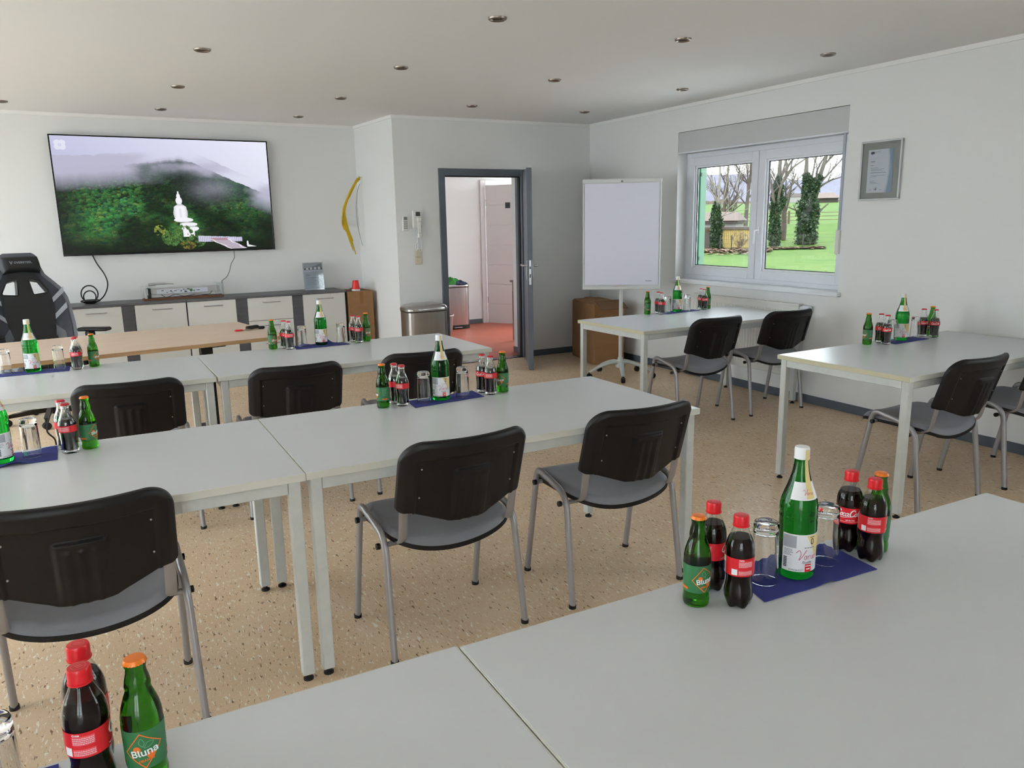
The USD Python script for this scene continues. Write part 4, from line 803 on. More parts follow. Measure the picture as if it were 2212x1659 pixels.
part(t, 'red_tag', mv(box(-.09, -.035, -.016, .016, 0, .010, .003), rz=-.25), 'cap_red', False)
for a, o in ((.5, (0, 0)), (1.1, (.005, .01)), (-.2, (-.005, -.012))): part(t, 'key', mv(cat(box(-.03, .03, -.004, .004, .004, .007, .001), mv(lathe([(0, 0), (.011, 0), (.011, .003), (0, .003)], 14), (-.035, 0, .004))), (-.0 + o[0], o[1], .001 + abs(a) * .003), rz=a), 'key_metal', False)
part(t, 'fob', mv(box(0, .10, -.018, .018, .004, .026, .007), (.0, .02, 0), rz=.12), 'rubber_black', 40); part(t, 'pouch', mv(lathe([(0, 0), (.02, 0), (.026, .008), (.02, .018), (0, .02)], 18), (.105, -.002, 0)), 'rubber_black', 40)
part(t, 'key_ring', mv(trimesh.creation.torus(.014, .0015, major_sections=24, minor_sections=6), (.0, .012, .006)), 'chrome', 40)

# gaming chair
t = thing('gaming_chair', 'black and grey gaming chair with neck cushion behind the oak desk', 'chair', (-.415, 6.99, 0), .32)
for k in range(5):
    a = math.radians(172 + 72 * k); c, s = math.cos(a), math.sin(a)
    arm = part(t, 'base_arm', hullp([(c * .04 - s * .03, s * .04 + c * .03, .13), (c * .04 + s * .03, s * .04 - c * .03, .13), (c * .04, s * .04, .07), (c * .31 - s * .018, s * .31 + c * .018, .085), (c * .31 + s * .018, s * .31 - c * .018, .085), (c * .31, s * .31, .06)]), 'gloss_black', False)
    cs = part(arm, 'caster', cat(*[mv(mv(lathe([(0, 0), (.022, 0), (.028, .004), (.028, .016), (.022, .02), (0, .02)], 18), rx=PI / 2), (c * .32 + d * c * 0, s * .32 + .01 + d, .028)) for d in (-.014, .014)], box(c * .32 - .008, c * .32 + .008, s * .32 - .008, s * .32 + .008, .028, .075)), 'rubber_black', 40)
part(t, 'gas_lift', lathe([(0, .06), (.045, .06), (.045, .14), (.028, .15), (.028, .40), (.05, .42), (.05, .44), (0, .44)], 24), 'gloss_black', 40)
sx = np.linspace(-1, 1, 25); Us, Vs = np.meshgrid(sx, sx, indexing='ij'); m_ = np.maximum(np.abs(Us), np.abs(Vs)); q_ = (np.abs(Us) ** 5 + np.abs(Vs) ** 5) ** .2; f_ = np.where(q_ > 0, m_ / np.maximum(q_, 1e-9), 1)
ed_ = np.sqrt(np.clip((1 - m_) / .2, 0, 1)); bol = .03 * np.clip((np.abs(Us) - .62) / .3, 0, 1)
part(t, 'seat', gridshell(np.stack([Us * f_ * .26, Vs * f_ * .25, .44 + 0 * Us], -1), np.stack([Us * f_ * .26, Vs * f_ * .25, .46 + .06 * ed_ + bol * ed_], -1)), 'seat_leather', 50)
for s in (-1, 1): part(t, 'seat_side_bolster', gridshell(np.stack([s * (.24 + .025 * (1 - Us ** 2)), Vs * .23, .46 + .03 * Us], -1), np.stack([s * (.225 + .0 * Us), Vs * .235, .485 + .035 * Us], -1)), 'leather_grey', 50)
# reclined back: outline half width against height along the back
hb = np.array([0, .10, .22, .34, .44, .52, .58, .64, .70, .76, .80, .82]); wb_ = np.array([.270, .285, .295, .298, .290, .262, .215, .165, .148, .145, .130, .100])
rec = -math.radians(14); org = (0, .225, .50)
def onback(m): return mv(m, org, rx=rec)
hw = lambda h: np.interp(h, hb, wb_)
def backsurf(u, h):        # how far the surface bulges towards the sitter (-y)
    return -.02 - .075 * np.clip((np.abs(u) - .55) / .45, 0, 1) ** 1.4 * np.clip(1.2 - h / .62, 0, 1) - .02 * np.exp(-((h - .15) / .14) ** 2)
outline = [(float(hw(h)), float(h)) for h in np.linspace(0, .82, 60)]; poly = Polygon(outline + [(-x, h) for x, h in reversed(outline)]).buffer(.012).buffer(-.012)
hole = lambda s: Polygon([(s * .052, .595), (s * .108, .580), (s * .150, .500), (s * .065, .490)]).buffer(.008)
def backplate(p, th, off):
    m = mv(upright(extr(p, th)), (0, 0, 0)).subdivide_to_size(.03); v = np.array(m.vertices); v[:, 1] += th; v[:, 1] += backsurf(v[:, 0] / np.maximum(hw(np.clip(v[:, 2], 0, .82)), .02), v[:, 2]) + off; m.vertices = v; return onback(m)
shell = poly.difference(unary_union([hole(1), hole(-1)]))
bk = part(t, 'backrest', backplate(shell, .06, 0.0), 'leather_grey', 40)
inner = poly.buffer(-.028).difference(unary_union([hole(1).buffer(.004), hole(-1).buffer(.004)]))
part(bk, 'front_panel', backplate(inner, .02, -.008), 'leather_navy', 40)
cen = Polygon([(-.17, .0), (.17, .0), (.16, .2), (.185, .36), (.175, .50), (.14, .56), (.09, .66), (-.09, .66), (-.14, .56), (-.175, .50), (-.185, .36), (-.16, .2)]).difference(unary_union([hole(1).buffer(.008), hole(-1).buffer(.008)]))
part(bk, 'centre_panel', backplate(cen, .02, -.014), 'seat_leather', 40)
for s in (-1, 1):
    for y0 in (.26, .39): part(bk, 'stripe', backplate(Polygon([(s * .165, y0), (s * .268, y0 + .09), (s * .268, y0 + .135), (s * .172, y0 + .045)]), .012, -.013), 'leather_silver', 40)
    part(bk, 'stripe', backplate(Polygon([(s * .170, .02), (s * .215, .02), (s * .215, .16), (s * .165, .22), (s * .15, .14)]), .012, -.0145), 'leather_grey', 40)
    part(bk, 'opening_frame', backplate(hole(s).buffer(.010).difference(hole(s)), .062, -.014), 'gloss_black', 40)
pu, pv = np.meshgrid(np.linspace(-1, 1, 31), np.linspace(-1, 1, 17), indexing='ij'); ex_ = np.sqrt(np.clip(1 - np.maximum(np.abs(pu) ** 6, np.abs(pv) ** 4), 0, 1))
px_ = pu * (.142 - .012 * np.abs(pv) ** 2); pz_ = .725 + pv * (.062 + .008 * pu ** 2) - .01 * np.abs(pu) ** 3
pil = np.stack([px_, -.040 - .052 * ex_, pz_], -1); pilb = np.stack([px_, -.036 + .0 * ex_, pz_], -1)
pl = part(t, 'neck_cushion', onback(gridshell(pilb, pil)), 'seat_leather', 60)
tx = text('OVERSTEEL', .016, True); tx.apply_translation((-tx.bounds[1, 0] / 2 + .012, 0, 0))
part(pl, 'lettering', onback(mv(upright(tx), (0, -.0925, .722))), 'leather_silver', False)
part(pl, 'emblem', onback(mv(upright(extr(unary_union([Polygon([(-.082, .742), (-.076, .742), (-.070, .722), (-.072, .716)]), Polygon([(-.058, .742), (-.064, .742), (-.070, .722), (-.068, .716)])]), .0006)), (0, -.0925, 0))), 'leather_silver', False)
for s in (-1, 1):
    part(t, 'arm_post', cat(tube(fillet([(s * .20, .0, .445), (s * .335, .0, .445), (s * .335, .0, .66)], .03), .02, 10), box(s * .335 - .03, s * .335 + .03, -.035, .035, .58, .675, .01)), 'rubber_black', 40)
    part(t, 'arm_pad', mv(mv(box(-.045, .045, -.125, .125, 0, .028, .011), rz=s * .7), (s * .36, -.03, .675)), 'rubber_black', 40)

# ------------------------------------------------------------ things on the door wall
t = thing('remote_control', 'small white remote control with keypad in a wall holder', 'remote control', (2.760, YD, 1.40))
part(t, 'body', box(-.028, .028, -.024, -.008, .004, .148, .004), 'plastic_white', False); part(t, 'holder', box(-.033, .033, -.012, 0, 0, .115, .003), 'sill_white', False)
part(t, 'display', box(-.018, .018, -.0248, -.0238, .108, .138), 'lcd_grey', False)
for r in range(5):
    for c in range(3): part(t, 'button', box(-.017 + .013 * c, -.009 + .013 * c, -.0255, -.0238, .025 + .0155 * r, .033 + .0155 * r, .001), 'ink_dark', False)
t = thing('intercom', 'white wall intercom with dark screen, handset and looped white cord', 'intercom', (2.884, YD, 1.33))
part(t, 'body', box(-.048, .043, -.032, 0, .095, .268, .006), 'plastic_white', False); part(t, 'screen', box(-.018, .030, -.0335, -.031, .215, .256, .001), 'screen_dark', False)
hs = part(t, 'handset', cat(box(-.010, .036, -.062, -.032, .0, .052, .008), box(-.008, .034, -.052, -.037, .04, .17, .006), box(-.010, .036, -.060, -.032, .155, .205, .008)), 'plastic_white', False)
part(t, 'call_button', box(.037, .0405, -.034, -.03, .10, .125), 'screen_dark', False)
part(hs, 'cord', tube(spline([(.015, -.04, .002), (.034, -.02, -.05), (.042, -.015, -.11), (.025, -.012, -.135), (.008, -.012, -.115), (.006, -.012, -.06), (-.012, -.012, -.05), (-.024, -.012, -.09), (-.012, -.012, -.125), (.0, -.012, -.05), (-.006, -.012, .05), (-.01, -.012, .10)], 8), .0042, 7), 'sill_white')
t = thing('light_switch', 'double cream light switch below the intercom', 'switch', (2.887, YD, 1.068))
part(t, 'cover_plate', box(-.041, .041, -.010, 0, 0, .148, .004), 'switch_cream', False)
for k in range(2): part(t, 'rocker', mv(box(-.027, .027, -.004, .003, -.027, .027, .002), (0, -.0105, .040 + .070 * k), rx=.06), 'switch_cream', False)

# pedal bins
def make_bin(label, loc, rz, w, d, h, dome):
    t = thing('pedal_bin', label, 'bin', loc, rz, 'brushed steel pedal bins')
    def ring(s, z, ww=w, dd=d): 
        a = np.linspace(0, 2 * PI, 64, endpoint=False); e = .42; return np.stack([ww / 2 * s * np.sign(np.cos(a)) * np.abs(np.cos(a)) ** e, dd / 2 * s * np.sign(np.sin(a)) * np.abs(np.sin(a)) ** e, np.full(64, z)], 1)
    def loft(rs, top=True, bot=False):
        n = 64; V = np.vstack(rs); F = []
        for i in range(len(rs) - 1):
            for k in range(n): k2 = (k + 1) % n; F += [(i * n + k, i * n + k2, (i + 1) * n + k2), (i * n + k, (i + 1) * n + k2, (i + 1) * n + k)]
        c = len(V); V = np.vstack([V, rs[-1].mean(0), rs[0].mean(0)]); b = (len(rs) - 1) * n
        for k in range(n): k2 = (k + 1) % n; F += [(c, b + k, b + k2), (c + 1, k2, k)]
        return trimesh.Trimesh(V, F, process=False)
    part(t, 'body', loft([ring(.985, .055), ring(1, .06), ring(1, h - .004)]), 'steel_brushed', 40)
    part(t, 'base_ring', loft([ring(.99, 0), ring(1.015, .004), ring(1.015, .05), ring(.99, .056)]), 'rubber_black', 40)
    part(t, 'rim', loft([ring(1.0, h - .006), ring(1.012, h - .004), ring(1.012, h + .006), ring(1.0, h + .008)]), 'rubber_black', 40)
    part(t, 'lid', loft([ring(1.022, h + .006), ring(1.03, h + .012), ring(1.025, h + .03), ring(.97, h + .03 + dome * .45), ring(.86, h + .03 + dome * .72), ring(.6, h + .03 + dome * .93), ring(.3, h + .03 + dome)]), 'steel_brushed', 60)
    part(t, 'pedal', box(-.06, .06, -d / 2 - .035, -d / 2 + .01, .018, .03, .004), 'steel_handle', False)
    return t
make_bin('brushed steel pedal bin with domed lid left of the open door', (2.84, 7.235, 0), 0, .425, .30, .625, .045)
make_bin('brushed steel pedal bin in the hall with cloths on its lid', (4.425, 10.10, 0), -.06, .40, .28, .585, .02)
def rag(label, m, seed, c, sz, h, z0, g=None):
    n = 33; u = np.linspace(-1, 1, n); U, V = np.meshgrid(u, u, indexing='ij'); rr = np.sqrt(U ** 2 + V ** 2)
    z = h * np.clip(1 - rr ** 2, 0, 1) + .035 * (meshkit.fbm(np.stack([U * 2.2, V * 2.2, 0 * U + seed], -1), 3, seed) - .5) * np.clip(1.2 - rr, 0, 1) * 2 + .012 * np.sin(9 * U + 3 * V + seed) * np.clip(1.2 - rr, 0, 1)
    f = np.where(rr > 0, np.maximum(np.abs(U), np.abs(V)) / np.maximum(rr, 1e-9), 1); X, Y = c[0] + U * f * sz[0], c[1] + V * f * sz[1]; z = np.maximum(z, 0.002)
    solo('cloth', gridshell(np.stack([X, Y, z0 + 0 * z], -1), np.stack([X, Y, z0 + z], -1)), m, label, 'cloth', 60)
rag('crumpled green cloth on the hall bin', 'towel_green', 3, (4.40, 10.10), (.17, .12), .075, .63); rag('crumpled dark blue cloth on the front of the hall bin', 'cloth_navy', 8, (4.50, 10.01), (.105, .085), .04, .63)
t = thing('waste_basket', 'small brown waste basket on the red hall floor beside the bin', 'basket', (4.165, 9.80, 0))
part(t, 'basket', lathe([(0, .004), (.085, 0), (.088, .004), (.112, .235), (.108, .235), (.084, .008), (0, .008)], 32), 'basket_brown', 40); part(t, 'rim', lathe([(.109, .222), (.117, .224), (.118, .240), (.110, .241), (.109, .222)], 32), 'basket_rim', 40)
t = thing('console_table', 'narrow edge of a taupe console table in the hall', 'table', (4.56, 8.10, 0))
part(t, 'top', box(-.022, .5, 0, .50, .735, .76, .002), 'console_taupe', False); part(t, 'apron', box(0, .46, .02, .48, .62, .735, .002), 'console_taupe', False)
for x in (0.0, .42):
    for y in (.02, .45): part(t, 'leg', box(x, x + .035, y, y + .035, .01, .62, .002), 'console_taupe', False)
part(t, 'foot_bar', box(.002, .033, .055, .45, 0, .02), 'rubber_black', False)

# ------------------------------------------------------------ flip chart and big box
t = thing('flip_chart', 'white flip chart on a pole with five-star wheeled base beside the window', 'flip chart', (4.333, 5.973, 0), -.642)
fy = -.075; fw, fz0, fz1 = .345, .862, 1.80
bd = part(t, 'board', box(-fw, fw, fy - .012, fy + .012, fz0, fz1, .003), 'flip_frame', False)
part(bd, 'paper_pad', box(-fw + .012, fw - .012, fy - .020, fy - .012, fz0 + .022, fz1 - .002, .001), 'flip_board', False)
tx = text('FRANKEN', .009, True); part(bd, 'lettering', mv(upright(tx), (fw - .125, fy - .0203, fz0 + .052)), 'ink_blue', False)
for s in (-1, 1): part(bd, 'side_rail', box(s * fw, s * (fw + .008), fy - .016, fy + .012, fz0, fz1, .002), 'label_white', False)
ra_ = part(t, 'clamp_rail', box(-fw - .012, fw + .012, fy - .030, fy + .014, fz1 - .004, fz1 + .038, .008), 'flip_frame', False); part(ra_, 'clamp_knob', mv(mv(lathe([(0, 0), (.010, 0), (.009, .006), (0, .007)], 16), rx=PI / 2), (0, fy - .030, fz1 + .012)), 'ink_grey', 40)
tr = part(t, 'pen_tray', cat(box(-fw - .008, fw + .008, fy - .062, fy + .0, fz0 - .020, fz0 - .006, .004), box(-fw - .008, fw + .008, fy - .066, fy - .058, fz0 - .018, fz0 + .012, .003)), 'flip_frame', False)
part(t, 'pole', lathe([(0, .13), (.018, .13), (.018, 1.0), (.014, 1.0), (.014, 1.45), (0, 1.45)], 20), 'flip_frame', 40); part(t, 'mount', box(-.04, .04, fy + .01, .016, .95, 1.4, .004), 'flip_frame', False)
part(t, 'hub', lathe([(0, .085), (.045, .09), (.05, .12), (.03, .16), (.022, .19), (0, .19)], 24), 'flip_base', 40)
for k in range(5):
    a = math.radians(-121 + 72 * k) + .642; c, s = math.cos(a), math.sin(a); pth = spline([(c * .02, s * .02, .135), (c * .10, s * .10, .138), (c * .22, s * .22, .105), (c * .315, s * .315, .060)], 6)
    ar = part(t, 'base_arm', tube(pth, np.linspace(.030, .018, len(pth)), 10, .6, up=(0, 0, 1)), 'flip_base', 50)
    part(ar, 'caster', cat(mv(mv(lathe([(0, 0), (.020, 0), (.025, .004), (.025, .034), (.020, .038), (0, .038)], 18), rx=PI / 2, rz=a), (c * .315 - s * .019, s * .315 + c * .019, .025)), mv(lathe([(0, .02), (.009, .02), (.009, .058), (0, .058)], 10), (c * .315, s * .315, 0))), 'rubber_black', 40)
solo('red_marker', mv(mv(lathe([(0, 0), (.006, 0), (.006, .10), (.004, .104), (0, .104)], 12), ry=PI / 2), (4.232, 5.934, .866), rz=-.642), 'cap_red', 'red marker pen lying in the tray of the flip chart', 'pen')
# big worn cardboard box behind it
t = thing('cardboard_carton', 'big worn brown cardboard carton with open flaps behind the flip chart', 'box', (4.690, 6.885, 0), -.22)
cw, cd, chh = .165, .33, .62
def crump(m, k=.010, seed=1):
    m = m.subdivide_to_size(.06); v = np.array(m.vertices); v += k * (np.stack([meshkit.noise(v * 6 + seed * 3.3 + i * 17, i) for i in range(3)], 1) - .5) * 2 * (1, 1, .6); m.vertices = v; return m
for s in (-1, 1): part(t, 'side', crump(box(s * cw, s * (cw - .008), -cd, cd, .006, chh), .008, 4), 'cardboard', False)
for s in (-1, 1): part(t, 'end', crump(box(-cw + .008, cw - .008, s * cd, s * (cd - .008), .006, chh), .008, 4), 'cardboard', False)
part(t, 'bottom', box(-cw + .008, cw - .008, -cd + .01, cd - .01, 0.0, .012), 'cardboard', False)
part(t, 'flap', crump(mv(mv(box(0, .20, -cd, cd, 0, .006), ry=-.10), (-cw + .01, 0, chh)), .012, 7), 'cardboard', False)
part(t, 'flap', crump(mv(mv(box(-.18, 0, -cd + .02, cd - .02, 0, .006), ry=.06), (cw - .015, 0, chh + .008)), .012, 9), 'cardboard', False)
part(t, 'flap', crump(mv(mv(box(-cw + .02, cw - .02, -.20, 0, 0, .006), rx=.35), (0, -cd + .05, chh + .035)), .010, 11), 'cardboard_dark', False)
part(t, 'tape', crump(box(-cw - .003, -cw - .001, -cd + .30, -cd + .34, .02, chh - .01), .008, 4), 'packing_tape', False)

# ------------------------------------------------------------ radiator, certificate, downlights
t = thing('radiator', 'white panel radiator with thermostat below the window', 'radiator', (XR - .004, 5.02, 0))
r0, r1 = -.66, .58
part(t, 'wall_bracket', cat(box(-.02, 0, r0 + .15, r0 + .19, .25, .75), box(-.02, 0, r1 - .19, r1 - .15, .25, .75)), 'radiator_white', False)
part(t, 'panel', box(-.030, -.018, r0, r1, .20, .782, .004), 'radiator_white', False)
part(t, 'front_panel', box(-.064, -.054, r0, r1, .20, .782, .004), 'radiator_white', False)
n_ = 36
for k in range(n_):
    y_ = r0 + .03 + (r1 - r0 - .06) * (k + .5) / n_; part(t, 'rib', box(-.068, -.062, y_ - .010, y_ + .010, .25, .735, .004), 'radiator_white', False)
gr = part(t, 'top_grille', cat(box(-.064, -.058, r0, r1, .776, .792), box(-.024, -.018, r0, r1, .776, .792)), 'radiator_white', False)
for k in range(44):
    y_ = r0 + .012 + (r1 - r0 - .024) * k / 43; part(gr, 'slat', box(-.058, -.024, y_ - .005, y_ + .005, .782, .790), 'radiator_white', False)
for s, y_ in ((-1, r0), (1, r1)): part(t, 'side_cover', box(-.066, -.016, y_ - .003, y_ + .003, .20, .794, .002), 'radiator_white', False)
part(t, 'thermostat', mv(mv(lathe([(0, 0), (.014, 0), (.016, .02), (.024, .025), (.026, .07), (.022, .09), (0, .094)], 24, lambda r, z, a: (r * (1 + (.03 * math.cos(12 * a) if .02 < z < .08 else 0)), z)), rx=PI / 2), (-.041, r0 - .003, .762)), 'sill_white', 40)
part(t, 'valve', cat(mv(mv(lathe([(0, 0), (.013, 0), (.013, .035), (0, .035)], 14), rx=PI / 2), (-.041, r0 - .0, .235)), mv(lathe([(0, .10), (.012, .10), (.012, .245), (0, .245)], 14), (-.041, r0 - .035, 0)), mv(lathe([(0, .0), (.008, .0), (.008, .12), (0, .12)], 12), (-.041, r0 - .035, 0))), 'chrome', 40)
t = thing('framed_certificate', 'framed certificate with blue edge on grey mount, hanging on the right wall', 'picture frame', (XR, 3.757, 1.578), -PI / 2)
cw2, ch2 = .162, .407
part(t, 'frame', cat(box(-cw2, cw2, -.022, 0, 0, .012, .002), box(-cw2, cw2, -.022, 0, ch2 - .012, ch2, .002), box(-cw2, -cw2 + .012, -.022, 0, .012, ch2 - .012, .002), box(cw2 - .012, cw2, -.022, 0, .012, ch2 - .012, .002)), 'alu', False)
part(t, 'mount', box(-cw2 + .008, cw2 - .008, -.010, -.004, .008, ch2 - .008), 'mat_grey', False)
C_ = lambda p, d: mv(upright(extr(p, .0004)), (0, -.010 - d, 0))
cp = part(t, 'certificate', C_(sbox(-.105, .052, .098, .347), .0004), 'cert_paper', False)
part(cp, 'blue_band', C_(Polygon([(.056, .347), (.098, .347), (.098, .052), (.050, .052), (.062, .12), (.068, .2), (.066, .28)]), .0008), 'cert_blue', False)
part(cp, 'pale_band', C_(Polygon([(.050, .347), (.060, .347), (.070, .28), (.072, .2), (.066, .12), (.054, .052), (.040, .052), (.056, .12), (.064, .2), (.060, .28)]), .0010), 'cert_blue_pale', False)
part(cp, 'emblem', C_(unary_union([Point(-.075, .325).buffer(.010).difference(sbox(-.072, .318, -.05, .329)), sbox(-.070, .318, -.056, .334)]), .0010), 'ink_dark', False)
part(cp, 'print', C_(unary_union([sbox(-.052, .329, -.008, .332), sbox(-.082, .262, -.048, .269), sbox(-.082, .238, -.056, .242), sbox(-.080, .221, -.02, .2235), sbox(-.080, .211, .03, .2135), sbox(-.080, .204, .012, .2065), sbox(-.080, .187, .044, .191), sbox(-.080, .169, .040, .1715), sbox(-.080, .161, -.03, .1635), sbox(-.082, .132, -.044, .1345), sbox(-.082, .122, -.03, .1245), sbox(-.082, .115, -.012, .1175), sbox(-.085, .070, -.062, .073), sbox(.0, .070, .018, .073)]), .0010), 'ink_grey', False)
part(cp, 'seal', C_(unary_union([Point(-.03, .078).buffer(.0125).difference(Point(-.03, .078).buffer(.0112)), Polygon([(-.038, .072), (-.024, .072), (-.027, .086)])]), .0010), 'ink_dark', False)
part(t, 'glass', box(-cw2 + .010, cw2 - .010, -.0165, -.015, .010, ch2 - .010), 'picture_glass', False)
dl0 = None
for x_, y_, lb in [(1.962, 3.800, 'recessed ceiling spotlight nearest the top of the picture, just left of centre'), (3.172, 3.790, 'recessed ceiling spotlight at upper right, between the nearest one and the rightmost one'), (4.335, 3.745, 'rightmost recessed ceiling spotlight, near the wall with the certificate'),
                   (.697, 5.135, 'large recessed ceiling spotlight at upper left above the television'), (1.952, 5.200, 'recessed ceiling spotlight above the corner where the wall juts out'), (3.160, 5.217, 'recessed ceiling spotlight above the right half of the door'), (4.350, 5.190, 'recessed ceiling spotlight just left of the window'),
                   (.688, 6.500, 'middle one of the three recessed ceiling spotlights in line above the television'), (1.938, 6.600, 'recessed ceiling spotlight right of the television, second from the back wall'), (3.142, 6.620, 'recessed ceiling spotlight in front of the door wall, above the door'), (4.332, 6.597, 'recessed ceiling spotlight above the flip chart'),
                   (.662, 7.760, 'recessed ceiling spotlight closest to the back wall above the television'), (1.878, 7.838, 'recessed ceiling spotlight closest to the back wall right of the television'), (-.520, 7.726, 'recessed ceiling spotlight cut by the left edge of the picture')]:
    if dl0 is None:
        dl0 = thing('ceiling_spotlight', lb, 'ceiling light', (x_, y_, HC), 0, 'recessed ceiling spotlights')
        part(dl0, 'ring', lathe([(.030, -.004), (.034, -.010), (.040, -.012), (.047, -.008), (.049, -.002), (.049, 0), (.030, 0)], 40), 'downlight_steel', 40)
        part(dl0, 'reflector', lathe([(.031, -.004), (.026, -.0015), (.020, -.001)], 32), 'downlight_inner', 40)
        part(dl0, 'lamp', lathe([(0, -.0055), (.014, -.0045), (.020, -.002), (.020, -.0005), (0, -.0005)], 24), 'lamp_glass', 40)
    else: copy(dl0, lb, (x_, y_, HC), .7 * x_)

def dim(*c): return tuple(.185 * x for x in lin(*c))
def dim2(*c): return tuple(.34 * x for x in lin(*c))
# ------------------------------------------------------------ outside the window
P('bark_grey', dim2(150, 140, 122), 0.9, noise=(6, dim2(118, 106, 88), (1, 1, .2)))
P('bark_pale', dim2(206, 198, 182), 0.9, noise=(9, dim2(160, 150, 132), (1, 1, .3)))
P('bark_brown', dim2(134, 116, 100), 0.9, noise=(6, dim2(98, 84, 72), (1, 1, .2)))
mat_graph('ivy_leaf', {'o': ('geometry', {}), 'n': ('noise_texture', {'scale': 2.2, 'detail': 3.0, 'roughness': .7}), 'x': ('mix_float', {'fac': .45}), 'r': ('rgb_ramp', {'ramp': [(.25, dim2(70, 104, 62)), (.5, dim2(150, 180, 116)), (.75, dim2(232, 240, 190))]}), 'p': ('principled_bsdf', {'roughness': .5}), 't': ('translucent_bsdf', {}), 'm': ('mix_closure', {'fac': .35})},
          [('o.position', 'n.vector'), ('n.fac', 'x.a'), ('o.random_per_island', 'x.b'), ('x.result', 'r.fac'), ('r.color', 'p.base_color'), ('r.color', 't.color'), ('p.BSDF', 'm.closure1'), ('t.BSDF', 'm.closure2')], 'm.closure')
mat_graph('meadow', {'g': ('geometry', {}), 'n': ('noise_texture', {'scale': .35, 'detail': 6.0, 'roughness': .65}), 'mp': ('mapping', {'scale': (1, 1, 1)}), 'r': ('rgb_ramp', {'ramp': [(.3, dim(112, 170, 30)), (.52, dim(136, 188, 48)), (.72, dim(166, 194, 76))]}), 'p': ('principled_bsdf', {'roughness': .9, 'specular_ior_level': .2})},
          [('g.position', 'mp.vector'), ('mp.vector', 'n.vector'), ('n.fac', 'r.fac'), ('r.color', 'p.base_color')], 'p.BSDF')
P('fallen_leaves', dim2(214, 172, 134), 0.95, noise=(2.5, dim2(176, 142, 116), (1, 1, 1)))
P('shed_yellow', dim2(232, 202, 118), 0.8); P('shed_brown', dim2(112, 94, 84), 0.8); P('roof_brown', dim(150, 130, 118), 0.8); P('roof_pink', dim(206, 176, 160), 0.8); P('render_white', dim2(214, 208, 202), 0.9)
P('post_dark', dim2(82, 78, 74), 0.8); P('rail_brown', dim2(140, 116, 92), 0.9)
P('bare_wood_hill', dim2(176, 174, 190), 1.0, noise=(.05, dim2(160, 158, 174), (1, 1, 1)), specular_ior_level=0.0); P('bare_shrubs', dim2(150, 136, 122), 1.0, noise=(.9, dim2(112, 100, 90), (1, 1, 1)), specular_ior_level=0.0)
VD = np.array([.735, .678]); VR = np.array([.678, -.735])        # outward from the window, and to its right
def gz(x, y):
    u = x * VD[0] + y * VD[1]; return -1.2 + 1.55 * np.clip((u - 70) / 24, 0, 1) ** 2 * (3 - 2 * np.clip((u - 70) / 24, 0, 1)) + .045 * np.clip(u - 90, 0, 90)
uu = np.concatenate([np.linspace(2, 60, 20), np.linspace(64, 110, 24), np.linspace(118, 260, 16)]); vv = np.linspace(-120, 120, 49); GU, GV = np.meshgrid(uu, vv, indexing='ij')
GX, GY = GU * VD[0] + GV * VR[0], GU * VD[1] + GV * VR[1]; GZ = gz(GX, GY) + .10 * (meshkit.noise(np.stack([GX * .15, GY * .15, 0 * GX], -1)) - .5)
k_ = (GX > 5.3) | (GY > 10.6)
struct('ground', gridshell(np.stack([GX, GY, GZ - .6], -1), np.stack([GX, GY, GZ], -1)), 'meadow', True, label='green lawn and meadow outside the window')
def pol(d, lat): return (VD[0] * d + VR[0] * lat, VD[1] * d + VR[1] * lat)
rng = np.random.default_rng(4)
def litter(label, seed, n, lat0, lat1, d0, d1, tilt=0.0):
    rg = np.random.default_rng(seed); V, F = [], []
    for _ in range(n):
        l = rg.uniform(lat0, lat1); c = (d0 + d1) / 2 + tilt * (l - lat0); d = c + np.clip(rg.normal() * .4, -1.1, 1.1) * (d1 - d0) / 2; x, y = pol(d, l); z = float(gz(x, y)) + rg.uniform(.07, .11); a, q, o = rg.uniform(0, PI), rg.uniform(.10, .30), len(V); c_, s_ = q * math.cos(a), q * math.sin(a)
        V += [(x + c_, y + s_, z), (x - s_ * .7, y + c_ * .7, z + .02), (x - c_, y - s_, z), (x + s_ * .7, y - c_ * .7, z - .02)]; F += [(o, o + 1, o + 2), (o, o + 2, o + 3)]
    solo('leaf_litter', trimesh.Trimesh(V, F, process=False), 'fallen_leaves', label, 'leaves', False, kind='stuff')
litter('brown fallen leaves under the shed and trees at left outside', 6, 3600, -12, -1.2, 58, 71)
litter('reddish fallen leaves round the ivy trunks in the right pane', 7, 1500, -2.4, 2.9, 66, 70, .45)
